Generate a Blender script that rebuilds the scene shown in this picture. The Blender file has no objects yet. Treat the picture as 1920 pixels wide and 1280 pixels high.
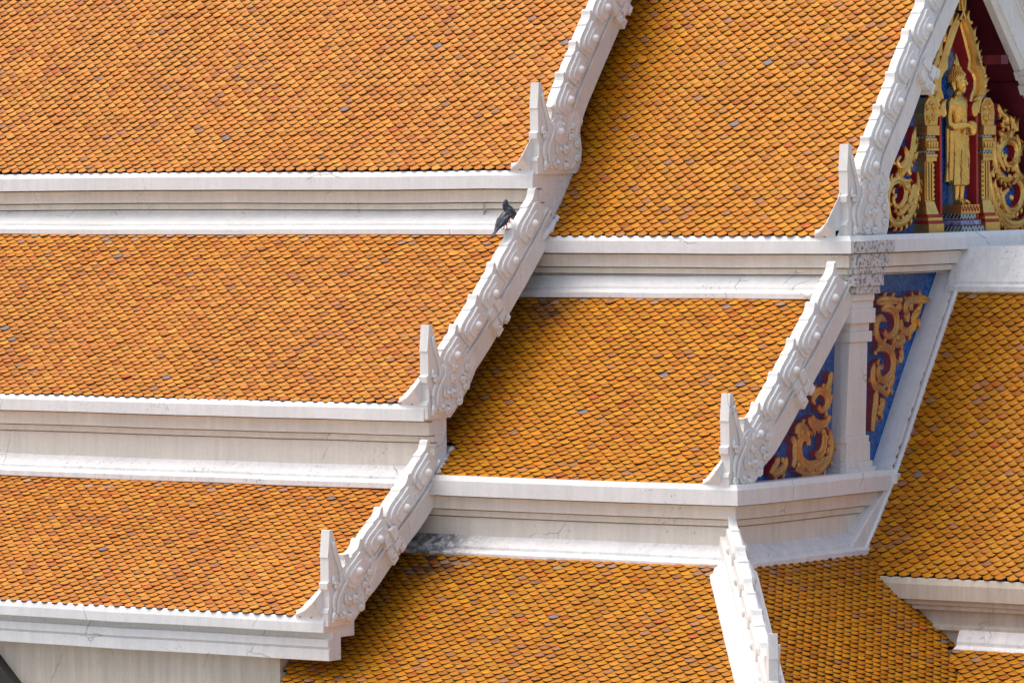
import bpy, math, random
import numpy as np
from mathutils import Vector, Matrix, noise

random.seed(7)
RNG = np.random.default_rng(11)
S = bpy.context.scene
COL = S.collection

# ------------------------------------------------------------------ camera
FPX = 10083.6                                    # focal length in pixels of a 1920 px wide frame
YAW, PITCH, ROLL = math.radians(36.275), math.radians(2.0726), math.radians(-0.6105)
_s, _c = math.sin(YAW), math.cos(YAW)
FW = np.array([-_s*math.cos(PITCH), _c*math.cos(PITCH), -math.sin(PITCH)])
_r = np.array([_c, _s, 0.0]); _u = np.cross(_r, FW)
RT = math.cos(ROLL)*_r + math.sin(ROLL)*_u
UP = -math.sin(ROLL)*_r + math.cos(ROLL)*_u
def ray(x, y): return FW + RT*(x-960)/FPX + UP*(640-y)/FPX
EYE = np.array([0, 0, 10.0]) - ray(999, 353.5)*47.0
def on(x, y, ax, val):
    d = ray(x, y); return EYE + d*((val-EYE[ax])/d[ax])
def yz(x, y, X):
    p = on(x, y, 0, X); return (p[1], p[2])

cd = bpy.data.cameras.new('camera'); cam = bpy.data.objects.new('camera', cd); COL.objects.link(cam)
cd.sensor_width = 36; cd.lens = FPX/1920*36; cd.clip_start = 1; cd.clip_end = 5000
cam.matrix_world = Matrix(((RT[0], UP[0], -FW[0], EYE[0]), (RT[1], UP[1], -FW[1], EYE[1]),
                           (RT[2], UP[2], -FW[2], EYE[2]), (0, 0, 0, 1)))
S.camera = cam

# ------------------------------------------------------------------ light
SUN_EL, SUN_AZ = math.radians(66), math.radians(238)     # azimuth measured from +Y clockwise: left, behind the camera
w = bpy.data.worlds.new('World'); S.world = w; w.use_nodes = True
nt = w.node_tree; bg = nt.nodes['Background']
sky = nt.nodes.new('ShaderNodeTexSky'); sky.sky_type = 'NISHITA'; sky.sun_disc = False
sky.sun_elevation = SUN_EL; sky.sun_rotation = SUN_AZ
sky.air_density = 1.0; sky.dust_density = 5.0; sky.ozone_density = 1.0
nt.links.new(sky.outputs[0], bg.inputs[0]); bg.inputs[1].default_value = 0.15
sd = bpy.data.lights.new('sun', 'SUN'); sd.energy = 0.8; sd.angle = math.radians(40); sd.color = (1.0, 0.985, 0.955)
so = bpy.data.objects.new('sun', sd); COL.objects.link(so)
_dir = Vector((math.sin(SUN_AZ)*math.cos(SUN_EL), math.cos(SUN_AZ)*math.cos(SUN_EL), math.sin(SUN_EL)))
so.rotation_euler = _dir.to_track_quat('Z', 'Y').to_euler()
S.view_settings.view_transform = 'Standard'; S.view_settings.look = 'None'
S.view_settings.exposure = 0.60; S.view_settings.gamma = 1.0

# ------------------------------------------------------------------ materials
class N:
    def __init__(s, name):
        s.m = bpy.data.materials.new(name); s.m.use_nodes = True; s.t = s.m.node_tree
        s.b = s.t.nodes['Principled BSDF']
    def n(s, kind, **kw):
        nd = s.t.nodes.new('ShaderNode'+kind)
        for k, v in kw.items():
            if k[0] == '_': nd.inputs[k[1:].replace('_', ' ')].default_value = v
            else: setattr(nd, k, v)
        return nd
    def l(s, a, b): s.t.links.new(a, b)
    def coord(s, scale=(1, 1, 1), rot=(0, 0, 0)):
        g = s.n('NewGeometry'); mp = s.n('Mapping'); mp.inputs['Scale'].default_value = scale
        mp.inputs['Rotation'].default_value = rot
        s.l(g.outputs['Position'], mp.inputs['Vector']); return mp.outputs[0]
    def noise(s, vec, scale, detail=4, rough=.55, dist=0):
        nd = s.n('TexNoise', _Scale=scale, _Detail=detail, _Roughness=rough, _Distortion=dist)
        s.l(vec, nd.inputs['Vector']); return nd.outputs['Fac']
    def ramp(s, fac, stops):
        r = s.n('ValToRGB'); e = r.color_ramp.elements
        while len(e) < len(stops): e.new(0.5)
        for el, (p, c) in zip(e, stops):
            el.position = p; el.color = (c, c, c, 1) if not hasattr(c, '__len__') else (*c[:3], 1)
        s.l(fac, r.inputs[0]); return r.outputs[0]
    def math(s, op, a, b=0.0):
        nd = s.n('Math', operation=op)
        for i, v in enumerate((a, b)):
            if hasattr(v, 'node'): s.l(v, nd.inputs[i])
            else: nd.inputs[i].default_value = v
        return nd.outputs[0]
    def mix(s, fac, a, b, mode='MIX'):
        nd = s.n('Mix', data_type='RGBA', blend_type=mode)
        for sock, v in ((nd.inputs[0], fac), (nd.inputs[6], a), (nd.inputs[7], b)):
            if hasattr(v, 'node'): s.l(v, sock)
            elif hasattr(v, '__len__'): sock.default_value = (*v[:3], 1)
            else: sock.default_value = v
        return nd.outputs[2]
    def bump(s, h, strength, dist):
        bp = s.n('Bump', _Strength=strength, _Distance=dist); s.l(h, bp.inputs['Height'])
        s.l(bp.outputs[0], s.b.inputs['Normal'])
    def set(s, **kw):
        for k, v in kw.items():
            i = s.b.inputs[k.replace('_', ' ')]
            if hasattr(v, 'node'): s.l(v, i)
            elif hasattr(v, '__len__'): i.default_value = (*v[:3], 1)
            else: i.default_value = v
        return s.m

def mat_tile():
    a = N('glazed_tile')
    at = a.n('Attribute', attribute_name='tint'); v = a.coord()
    n1 = a.noise(v, 38, 3); n2 = a.noise(v, 9, 3)
    c = a.mix(1.0, at.outputs['Color'], a.ramp(n1, [(.25, .80), (.75, 1.12)]), 'MULTIPLY')
    c = a.mix(a.math('MULTIPLY', a.ramp(n2, [(.55, 0), (.75, 1)]), .22), c, (.20, .085, .04))
    sp = a.noise(v, 70, 1)
    c = a.mix(a.ramp(sp, [(.775, 0), (.80, 1)]), c, (.62, .58, .55))
    a.bump(a.noise(v, 60, 2), .25, .003)
    return a.set(Base_Color=c, Roughness=a.ramp(n2, [(.2, .34), (.8, .52)]), Specular_IOR_Level=.2)
def mat_plain(name, col, rough=.6, metal=0.0, var=.15, scale=14, bump=.0):
    a = N(name); v = a.coord(); n1 = a.noise(v, scale, 4)
    c = a.mix(1.0, col, a.ramp(n1, [(.25, 1-var), (.75, 1+var)]), 'MULTIPLY')
    if bump: a.bump(n1, bump, .01)
    return a.set(Base_Color=c, Roughness=rough, Metallic=metal)
def mat_plaster(name, col=(.86, .85, .815), mould=.35, crack=1.0, streak=.09, ps=1.7, soot=None):
    a = N(name); v = a.coord()
    big = a.noise(v, 1.3, 4); fine = a.noise(v, 26, 5, .65)
    c = a.mix(1.0, col, a.ramp(big, [(.3, .93), (.7, 1.03)]), 'MULTIPLY')
    c = a.mix(1.0, c, a.ramp(fine, [(.3, .95), (.7, 1.03)]), 'MULTIPLY')
    # rain streaks, stretched along z
    st = a.noise(a.coord((9, 9, .6)), 1.3, 5, .7)
    c = a.mix(1.0, c, a.ramp(st, [(.35, 1-streak), (.62, 1.0)]), 'MULTIPLY')
    # hairline cracks
    wv = a.n('TexNoise', _Scale=7.0, _Detail=3.0); a.l(v, wv.inputs['Vector'])
    vm = a.n('VectorMath', operation='MULTIPLY_ADD'); a.l(wv.outputs['Color'], vm.inputs[0])
    vm.inputs[1].default_value = (.09, .09, .09); a.l(v, vm.inputs[2])
    vo = a.n('TexVoronoi', feature='DISTANCE_TO_EDGE', _Scale=1.35); a.l(vm.outputs[0], vo.inputs['Vector'])
    ln = a.ramp(vo.outputs['Distance'], [(.003, 1), (.0075, 0)])
    gate = a.ramp(a.noise(v, 1.9, 2), [(.57, 0), (.63, 1)])
    c = a.mix(a.math('MULTIPLY', a.math('MULTIPLY', ln, gate), .5*crack), c, (.10, .10, .10))
    # black mould, in specks inside patches
    pat = a.ramp(a.noise(v, ps, 3), [(.62-.24*mould, 0), (.80-.20*mould, 1)])
    spk = a.ramp(a.noise(v, 30, 6, .75), [(.60-.06*mould, 0), (.67-.06*mould, 1)])
    if soot is not None:                          # a sooty end that thins out along x
        sx = a.n('SeparateXYZ'); a.l(v, sx.inputs[0])
        mr = a.n('MapRange'); a.l(a.math('ADD', sx.outputs[0], a.math('MULTIPLY', a.noise(v, 5, 4), .5)), mr.inputs[0])
        for k_, q_ in zip((1, 2, 3, 4), (soot[0], soot[1], 1.0, 0.0)): mr.inputs[k_].default_value = q_
        pat = a.math('MAXIMUM', pat, mr.outputs[0]); spk = a.math('MAXIMUM', spk, a.math('MULTIPLY', a.math('POWER', mr.outputs[0], 2.0), a.ramp(a.noise(v, 14, 6, .7), [(.40, 0), (.56, 1)])))
    c = a.mix(a.math('MULTIPLY', a.math('MULTIPLY', pat, spk), .85), c, (.055, .055, .055))
    a.bump(fine, .12, .006)
    return a.set(Base_Color=c, Roughness=.62, Specular_IOR_Level=.3)
def mat_gold(name, col=(.80, .53, .17), rough=.30, worn=.25, metal=.9):
    a = N(name); v = a.coord(); n1 = a.noise(v, 22, 5, .6); n2 = a.noise(v, 6, 3)
    c = a.mix(a.math('MULTIPLY', a.ramp(n1, [(.58, 0), (.72, 1)]), worn), col, (.30, .10, .03))
    c = a.mix(1.0, c, a.ramp(n2, [(.3, .82), (.7, 1.06)]), 'MULTIPLY')
    a.bump(a.noise(v, 45, 3), .22, .006)
    return a.set(Base_Color=c, Metallic=metal, Roughness=a.ramp(n1, [(.3, rough-.06), (.7, rough+.16)]))
def mat_mosaic(name, c0, c1, scale, grout=(.02, .02, .03), line=.08):
    # small diamond glass tesserae in the Y-Z plane
    a = N(name); v = a.coord((1, 1, 1), (math.radians(45), 0, 0))
    sx = a.n('SeparateXYZ'); a.l(v, sx.inputs[0])
    u, t = a.math('MULTIPLY', a.math('ADD', sx.outputs[1], sx.outputs[0]), scale), a.math('MULTIPLY', sx.outputs[2], scale)
    fu, ft = a.math('FRACT', u), a.math('FRACT', t)
    eu = a.math('LESS_THAN', fu, line*2); et = a.math('LESS_THAN', ft, line*2)
    g = a.math('MAXIMUM', eu, et)
    cx = a.n('CombineXYZ'); a.l(a.math('FLOOR', u), cx.inputs[0]); a.l(a.math('FLOOR', t), cx.inputs[1])
    wn = a.n('TexWhiteNoise', noise_dimensions='2D'); a.l(cx.outputs[0], wn.inputs['Vector'])
    big = a.noise(a.coord(), 3, 3)
    f = a.math('MULTIPLY', wn.outputs['Value'], a.ramp(big, [(.3, .45), (.7, 1.0)]))
    c = a.mix(f, c0, c1); c = a.mix(g, c, grout)
    return a.set(Base_Color=c, Roughness=.22, Specular_IOR_Level=.6)

M = dict(
    tile=mat_tile(),
    edge=mat_plain('tile_edge', (.022, .010, .006), .85),  # grimy rim, near-black so the shadow gap below each tip is coloured in
    bed=mat_plain('tile_bed', (.025, .012, .007), .9),
    plaster=mat_plaster('white_plaster'),
    board=mat_plaster('carved_stucco', (.85, .83, .775), .25, .8, .08),
    sooty=mat_plaster('sooty_plaster', (.86, .85, .82), .55, 1.2, .15, 1.7, (.35, 1.25)),
    dirty=mat_plaster('mouldy_plaster', (.86, .85, .82), .62, 1.3, .15),
    cream=mat_plaster('cream_plaster', (.66, .58, .47), .15, .7, .20),
    corbel=mat_plaster('cream_corbel', (.83, .76, .65), .25, 1.0, .12),  # cream paint, with warm bounce from the tiles mixed into it
    black=mat_plaster('blackened_plaster', (.74, .72, .68), 1.5, 1.0, .2, 6.5),
    gold=mat_gold('gilding', (.86, .54, .15)), statue=mat_gold('statue_gold', (.88, .54, .14), .24, .10),
    copper=mat_gold('orange_gilding', (.88, .44, .07), .28, .15, .6),
    red=mat_plain('red_lacquer', (.42, .018, .010), .42, 0, .25, 9),
    maroon=mat_plain('maroon_paint', (.14, .012, .022), .5, 0, .3, 5),
    blue=mat_mosaic('blue_mosaic', (.008, .07, .36), (.02, .28, .85), 38),
    pale=mat_mosaic('pale_blue_mosaic', (.03, .10, .38), (.55, .68, .85), 26, (.35, .38, .5)),
    green=mat_mosaic('green_mosaic', (.005, .05, .05), (.10, .42, .34), 26, (.6, .6, .65), .12),
    net=mat_plain('net_cord', (.17, .19, .30), .6),
    dark=mat_plain('dark_timber', (.03, .026, .02), .7),
    void=mat_plain('dark_opening', (.008, .008, .009), .9),
    bird=mat_plain('slate_feathers', (.022, .028, .042), .42, 0, .75, 34),
    foot=mat_plain('pink_skin', (.45, .09, .10), .5),
    paving=mat_plain('grey_paving', (.30, .28, .25), .8, 0, .2, 1.5),
)

# ------------------------------------------------------------------ mesh helpers
class MB:
    def __init__(s): s.v = []; s.f = []; s.mi = []; s.sm = []
    def add(s, vs, fs, mi=0, smooth=False):
        o = len(s.v); s.v += [tuple(map(float, p)) for p in vs]
        for f in fs: s.f.append([i+o for i in f]); s.mi.append(mi); s.sm.append(smooth)
    def box(s, x0, x1, y0, y1, z0, z1, mi=0):
        vs = [(x, y, z) for x in (x0, x1) for y in (y0, y1) for z in (z0, z1)]
        s.add(vs, [(0, 1, 3, 2), (4, 6, 7, 5), (0, 4, 5, 1), (2, 3, 7, 6), (0, 2, 6, 4), (1, 5, 7, 3)], mi)
    def hexa(s, bot, top, mi=0):
        s.add(list(bot)+list(top), [(3, 2, 1, 0), (4, 5, 6, 7), (0, 1, 5, 4), (1, 2, 6, 5), (2, 3, 7, 6), (3, 0, 4, 7)], mi)
    def prism(s, poly, x0, x1, fr, mi=0):
        # polygon [(y,z)] in the frame fr, from depth x0 to x1
        a = sum(poly[i][0]*poly[(i+1) % len(poly)][1]-poly[(i+1) % len(poly)][0]*poly[i][1] for i in range(len(poly)))
        if a < 0: poly = poly[::-1]
        n = len(poly)
        s.add([fr(y, z, x0) for y, z in poly]+[fr(y, z, x1) for y, z in poly],
              [list(range(n))[::-1], list(range(n, 2*n))]+[(i, (i+1) % n, n+(i+1) % n, n+i) for i in range(n)], mi)
    def dome(s, y, z, r, x, h, fr, mi=0, ry=1.0):
        vs, fs = [], []; R, K = 4, 12
        for i in range(R):
            a = math.pi/2*i/R
            for k in range(K):
                t = 2*math.pi*k/K
                vs.append(fr(y+r*ry*math.cos(a)*math.cos(t), z+r*math.cos(a)*math.sin(t), x+h*math.sin(a)))
        vs.append(fr(y, z, x+h))
        for i in range(R-1):
            for k in range(K): fs.append((i*K+k, i*K+(k+1) % K, (i+1)*K+(k+1) % K, (i+1)*K+k))
        for k in range(K): fs.append(((R-1)*K+k, (R-1)*K+(k+1) % K, R*K))
        s.add(vs, fs, mi, True)
    def tube(s, pts, rad, K=8, mi=0, cap=True):
        pts = [Vector(p) for p in pts]; n = len(pts)
        rad = rad if hasattr(rad, '__len__') else [rad]*n
        vs, fs = [], []; up = Vector((0.31, 0.17, 0.93))
        for i, p in enumerate(pts):
            d = (pts[min(i+1, n-1)]-pts[max(i-1, 0)]).normalized()
            a = d.cross(up)
            if a.length < 1e-4: a = d.cross(Vector((1, 0, 0)))
            a.normalize(); b = d.cross(a)
            for k in range(K):
                t = 2*math.pi*k/K; vs.append(p+(a*math.cos(t)+b*math.sin(t))*rad[i])
        for i in range(n-1):
            for k in range(K): fs.append((i*K+k, (i+1)*K+k, (i+1)*K+(k+1) % K, i*K+(k+1) % K))
        if cap: fs += [list(range(K)), list(range((n-1)*K, n*K))[::-1]]
        s.add(vs, fs, mi, True)
    def rings(s, rings, mi=0):
        # list of closed rings with equal counts, capped
        K = len(rings[0]); vs = [p for r in rings for p in r]; fs = []
        for i in range(len(rings)-1):
            for k in range(K): fs.append((i*K+k, i*K+(k+1) % K, (i+1)*K+(k+1) % K, (i+1)*K+k))
        fs += [list(range(K))[::-1], list(range((len(rings)-1)*K, len(rings)*K))]
        s.add(vs, fs, mi, True)
    def ball(s, c, r, K=12, R=8, mi=0):
        r = r if hasattr(r, '__len__') else (r, r, r)
        vs = [(c[0], c[1], c[2]-r[2])]; fs = []
        for i in range(1, R):
            a = -math.pi/2+math.pi*i/R
            for k in range(K):
                t = 2*math.pi*k/K
                vs.append((c[0]+r[0]*math.cos(a)*math.cos(t), c[1]+r[1]*math.cos(a)*math.sin(t), c[2]+r[2]*math.sin(a)))
        vs.append((c[0], c[1], c[2]+r[2])); e = len(vs)-1
        for k in range(K):
            fs.append((0, 1+(k+1) % K, 1+k)); fs.append((e, e-K+k, e-K+(k+1) % K))
        for i in range(R-2):
            for k in range(K): fs.append((1+i*K+k, 1+i*K+(k+1) % K, 1+(i+1)*K+(k+1) % K, 1+(i+1)*K+k))
        s.add(vs, fs, mi, True)
    def sweep(s, path, prof, mi=0, step=.55, wob=.0038, em=None):
        # closed profile [(outwards, z)] along a plan path, mitred at its corners
        pts = []
        for i in range(len(path)-1):
            a, b = Vector(path[i]), Vector(path[i+1]); k = max(1, int((b-a).length/step))
            for j in range(k): pts.append(a.lerp(b, j/k))
        pts.append(Vector(path[-1])); n, K = len(pts), len(prof); vs, fs = [], []
        for i, p in enumerate(pts):
            d0 = (p-pts[i-1]).normalized() if i else None
            d1 = (pts[i+1]-p).normalized() if i < n-1 else None
            d0 = d0 or d1; d1 = d1 or d0
            o0, o1 = Vector((d0.y, -d0.x)), Vector((d1.y, -d1.x)); m = (o0+o1).normalized()
            m = m/max(.3, m.dot(o0))
            dz = noise.noise((p.x*1.1, p.y*1.1, prof[0][1]*3))*wob*2; do = noise.noise((p.x*1.4+9, p.y*1.4, prof[0][1]))*wob*2
            for o, z in prof: vs.append((p.x+m.x*(o+do), p.y+m.y*(o+do), z+dz))
        for i in range(n-1):
            for k in range(K): fs.append((i*K+k, i*K+(k+1) % K, (i+1)*K+(k+1) % K, (i+1)*K+k))
        m0 = len(s.f)
        s.add(vs, fs+[list(range(K)), list(range((n-1)*K, n*K))], mi)
        if em:
            for i in range(n-1):
                for k, v in em.items(): s.mi[m0+i*K+k] = v
    def build(s, name, mats, parent=None, base=(0, 0, 0), bevel=0.0, recalc=True, seg=1):
        me = bpy.data.meshes.new(name)
        b = base; me.from_pydata([(v[0]-b[0], v[1]-b[1], v[2]-b[2]) for v in s.v], [], s.f)
        mats = mats if isinstance(mats, (list, tuple)) else [mats]
        for m in mats: me.materials.append(m)
        me.polygons.foreach_set('material_index', s.mi); me.polygons.foreach_set('use_smooth', s.sm)
        if recalc:
            import bmesh
            bm = bmesh.new(); bm.from_mesh(me); bmesh.ops.recalc_face_normals(bm, faces=bm.faces); bm.to_mesh(me); bm.free()
        me.update()
        o = bpy.data.objects.new(name, me); COL.objects.link(o)
        if parent: o.parent = parent
        else: o.location = b
        if bevel:
            md = o.modifiers.new('edges', 'BEVEL'); md.width = bevel; md.segments = seg; md.limit_method = 'ANGLE'; md.angle_limit = math.radians(35)
        return o

def thing(name, label, cat, loc, group=None):
    o = bpy.data.objects.new(name, None); COL.objects.link(o); o.location = loc; o.empty_display_size = .3
    o['label'] = label; o['category'] = cat
    if group: o['group'] = group
    return o
def frame(x0=0.0, O=(0, 0), h=None, nrm=None):
    # (y, z, x) -> world ; default: the Y-Z plane looking along +X
    if h is None: return lambda y, z, x: (x0+x, y, z)
    return lambda y, z, x: (O[0]+h[0]*y+nrm[0]*x, O[1]+h[1]*y+nrm[1]*x, z)
def smooth(pts, k=6):
    P = [np.array(p, float) for p in pts]; P = [2*P[0]-P[1]]+P+[2*P[-1]-P[-2]]; out = []
    for i in range(1, len(P)-2):
        a, b, c, d = P[i-1:i+3]
        for j in range(k):
            t = j/k
            out.append(.5*((2*b)+(c-a)*t+(2*a-5*b+4*c-d)*t*t+(3*b-a-3*c+d)*t**3))
    out.append(P[-2]); return out

# ------------------------------------------------------------------ tiles
TW, PITCHROW = .118, .046
def tile_template():
    xs = np.array([-1, -.86, -.5, 0, .5, .86, 1.0]); hw = TW*.492; T = []
    tip = .060*(1-(1-np.abs(xs)**2.0*.965)**.5); crown = .005*(1-xs**2); tilt, L = .0275, .112
    def row(y, dz): return [(x*hw, yy, tilt*(1-yy/L)+c+dz) for x, yy, c in zip(xs, y, crown)]
    T += row(tip, -.0035); T += row(tip+.004, 0); T += row(np.maximum(tip*.35+.034, tip+.008), 0); T += row(np.full(7, L), 0)
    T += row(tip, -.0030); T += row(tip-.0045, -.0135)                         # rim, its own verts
    F, mi = [], []
    for r in range(3):
        for k in range(6): F.append((r*7+k, r*7+k+1, (r+1)*7+k+1, (r+1)*7+k)); mi.append(0)
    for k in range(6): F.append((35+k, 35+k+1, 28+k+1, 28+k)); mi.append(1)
    return np.array(T), np.array(F), np.array(mi)
TPL, TPF, TPM = tile_template()
PAL = dict(
    hall=([(.57, .200, .015), (.545, .174, .013), (.59, .236, .019), (.50, .136, .014), (.44, .15, .035)], [.46, .29, .18, .05, .02]),
    wing=([(.54, .190, .001), (.515, .164, .001), (.555, .218, .002), (.47, .118, .002), (.40, .15, .04)], [.47, .31, .18, .03, .01]),
    low=([(.49, .178, .001), (.465, .154, .001), (.505, .202, .002), (.42, .108, .002), (.37, .14, .04)], [.47, .31, .18, .03, .01]))
def arc(curve):
    c = np.array(smooth(curve, 8)); d = np.r_[0, np.cumsum(np.linalg.norm(np.diff(c, axis=0), axis=1))]; return c, d
def tiles(name, parent, base, a, hv, O, curve, u0, u1, pal, keep=None, grime=None, seed=0):
    rng = np.random.default_rng(seed+100); a, hv, O = (np.array(q, float) for q in (a, hv, O)); Z = np.array([0, 0, 1.])
    c, d = arc(curve); nrow = int(d[-1]/PITCHROW)+1; ncol = int((u1-u0)/TW)+2
    kk, jj = np.meshgrid(np.arange(nrow), np.arange(ncol), indexing='ij'); kk, jj = kk.ravel(), jj.ravel(); n = len(kk)
    rowj = rng.normal(0, .007, nrow)
    sN = kk*PITCHROW-np.where(kk % 2 == 0, .0025, -.0025)+rng.normal(0, .0013, n)
    uN = u0+(jj+.5*(kk % 2))*TW+rowj[kk]*.4+rng.normal(0, .0022, n)
    hz = np.stack([np.interp(sN, d, c[:, 0]), np.interp(sN, d, c[:, 1])], 1)
    h2 = np.stack([np.interp(sN+.06, d, c[:, 0]), np.interp(sN+.06, d, c[:, 1])], 1)
    h1 = np.stack([np.interp(sN-.04, d, c[:, 0]), np.interp(sN-.04, d, c[:, 1])], 1)
    tt = h2-h1; tt /= np.maximum(np.linalg.norm(tt, axis=1), 1e-6)[:, None]
    # a gentle sag of the whole surface
    sag = .006*np.sin(uN*1.7+seed)*np.sin(sN*2.1+seed*.7)+.003*np.sin(uN*5.1+2*seed)
    pos = O+uN[:, None]*a+hz[:, :1]*hv+hz[:, 1:]*Z; t = tt[:, :1]*hv+tt[:, 1:]*Z; nr = np.cross(a, t); pos = pos+nr*sag[:, None]
    ok = (np.ones(n, bool) if keep is None else keep(pos)) & (uN < u1-TW*.3) & (uN > u0)
    pos, t, nr, uN, sN = pos[ok], t[ok], nr[ok], uN[ok], sN[ok]; n = len(pos)
    rot = rng.normal(0, .011, n); tl = rng.normal(1, .06, n); lift = np.abs(rng.normal(0, .0009, n))
    odd = rng.random(n) < .005; lift[odd] += .005; rot[odd] += rng.normal(0, .06, odd.sum())
    lx = TPL[None, :, 0]*np.cos(rot)[:, None]-TPL[None, :, 1]*np.sin(rot)[:, None]
    ly = TPL[None, :, 0]*np.sin(rot)[:, None]+TPL[None, :, 1]*np.cos(rot)[:, None]
    lz = TPL[None, :, 2]*tl[:, None]+lift[:, None]
    V = pos[:, None, :]+lx[..., None]*a+ly[..., None]*t[:, None, :]+lz[..., None]*nr[:, None, :]
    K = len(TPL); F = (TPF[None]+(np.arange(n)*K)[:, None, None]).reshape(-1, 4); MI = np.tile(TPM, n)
    # colours: kiln batches as broad patches, single odd tiles
    cols, wts = PAL[pal]; cols = np.array(cols); wts = np.array(wts)
    fld = np.array([noise.noise((u*1.1+seed*3.1, s*1.5, seed*1.7))+.6*noise.noise((u*3.4, s*3.4+5, seed*2.3)) for u, s in zip(uN, sN)])
    r = np.clip(rng.random(n)+fld*.16, 0, .999); idx = np.searchsorted(np.cumsum(wts)/sum(wts), r); idx = np.minimum(idx, len(cols)-1)
    C = cols[idx]*(1+rng.normal(0, .095, n))[:, None]
    pk = rng.random(n); C[pk < .010] = (.36, .15, .06); C[(pk > .010) & (pk < .012)] = (.24, .17, .14); C[(pk > .015) & (pk < .018)] = (.50, .105, .012)
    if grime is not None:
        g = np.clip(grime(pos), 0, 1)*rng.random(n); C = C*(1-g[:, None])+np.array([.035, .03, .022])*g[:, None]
    top = sN > d[-1]-.13; q = top & (rng.random(n) < .07); C[q] = C[q]*.6+np.array([.26, .26, .26])*.4     # mortar smears under the flashing
    # bed sheet under the tiles
    cb, db = c[::4], d[::4]; nb = len(cb)
    us = np.linspace(u0, u1, 3) if keep is None else None
    me = bpy.data.meshes.new(name); base = np.array(base, float)
    Vf = V.reshape(-1, 3)
    if us is not None:
        bv = np.array([O+u*a+h*hv+z*Z for u in us for h, z in cb])-np.array(0.0)
        tb = np.gradient(cb, axis=0); tb /= np.linalg.norm(tb, axis=1)[:, None]
        nb3 = np.cross(a, tb[:, :1]*hv+tb[:, 1:]*Z); bv = bv-np.tile(nb3, (3, 1))*.006
        bf = [(i*nb+k, (i+1)*nb+k, (i+1)*nb+k+1, i*nb+k+1) for i in range(2) for k in range(nb-1)]
    else:
        # follow the kept tiles: one small quad under each
        q4 = np.array([(-TW*.6, -.0, -.004), (TW*.6, 0, -.004), (TW*.6, .11, -.006), (-TW*.6, .11, -.006)])
        bv = (pos[:, None]+q4[None, :, :1]*a+q4[None, :, 1:2]*t[:, None]+q4[None, :, 2:]*nr[:, None]).reshape(-1, 3)
        bf = [(4*i, 4*i+1, 4*i+2, 4*i+3) for i in range(n)]
    nv = len(Vf); Vf = np.vstack([Vf, bv])-base; F = np.vstack([F, np.array(bf)+nv]); MI = np.r_[MI, np.full(len(bf), 2)]
    CC = np.ones((len(Vf), 4)); CC[:nv, :3] = np.repeat(C, K, 0)
    me.vertices.add(len(Vf)); me.vertices.foreach_set('co', Vf.ravel())
    me.loops.add(F.size); me.loops.foreach_set('vertex_index', F.ravel().astype(np.int32))
    me.polygons.add(len(F)); me.polygons.foreach_set('loop_start', np.arange(0, F.size, 4, dtype=np.int32))
    me.polygons.foreach_set('material_index', MI.astype(np.int32)); me.polygons.foreach_set('use_smooth', np.ones(len(F), bool))
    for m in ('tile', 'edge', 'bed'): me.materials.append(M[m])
    at = me.color_attributes.new('tint', 'FLOAT_COLOR', 'POINT'); at.data.foreach_set('color', CC.ravel().astype(np.float32))
    me.update(calc_edges=True); me.validate()
    o = bpy.data.objects.new(name, me); COL.objects.link(o); o.parent = parent
    return o

# ------------------------------------------------------------------ carved gable boards
FIN = [(-.07, -.02), (-.083, .05), (-.088, .10), (-.092, .131), (-.075, .165), (-.04, .187), (.0, .198), (.054, .202), (.12, .200), (.162, .196), (.170, .207),
       (.215, .199), (.255, .195), (.29, .208), (.322, .229), (.345, .222), (.332, .19), (.302, .165), (.290, .13), (.300, .09), (.312, .03), (.312, -.02)]
FIN_IN = [(-.045, .02), (-.056, .08), (-.056, .122), (-.035, .147), (.01, .163), (.06, .167), (.13, .163), (.19, .165), (.24, .168), (.268, .145), (.258, .105), (.268, .06), (.270, .015)]
FIN_IN2 = [(.0, .02), (-.012, .075), (.0, .108), (.04, .125), (.10, .128), (.16, .126), (.205, .118), (.21, .08), (.215, .02)]
BAND = [(-.305, -.15), (-.312, -.07), (-.280, -.040), (-.272, -.022), (-.082, -.014), (-.078, .022), (-.060, .022), (-.056, -.022), (-.040, -.022),
        (-.036, .014), (-.018, .014), (-.012, -.04), (.03, -.04), (.03, -.15)]
def curl(mb, y, z, r, fr, x, a0=0.0, turns=1.25, sgn=1, thick=.011, boss=True):
    pts, rad = [], []
    for i in range(15):
        t = i/14; rr = r*(1-.72*t); an = a0+sgn*2*math.pi*turns*t
        pts.append(fr(y+rr*math.cos(an), z+rr*math.sin(an), x)); rad.append(thick*(.55+.45*math.sin(math.pi*min(1, t*1.3+.1))))
    mb.tube(pts, rad, 6)
    if boss: mb.dome(y, z, r*.48, x-.006, r*.8, fr)
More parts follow.
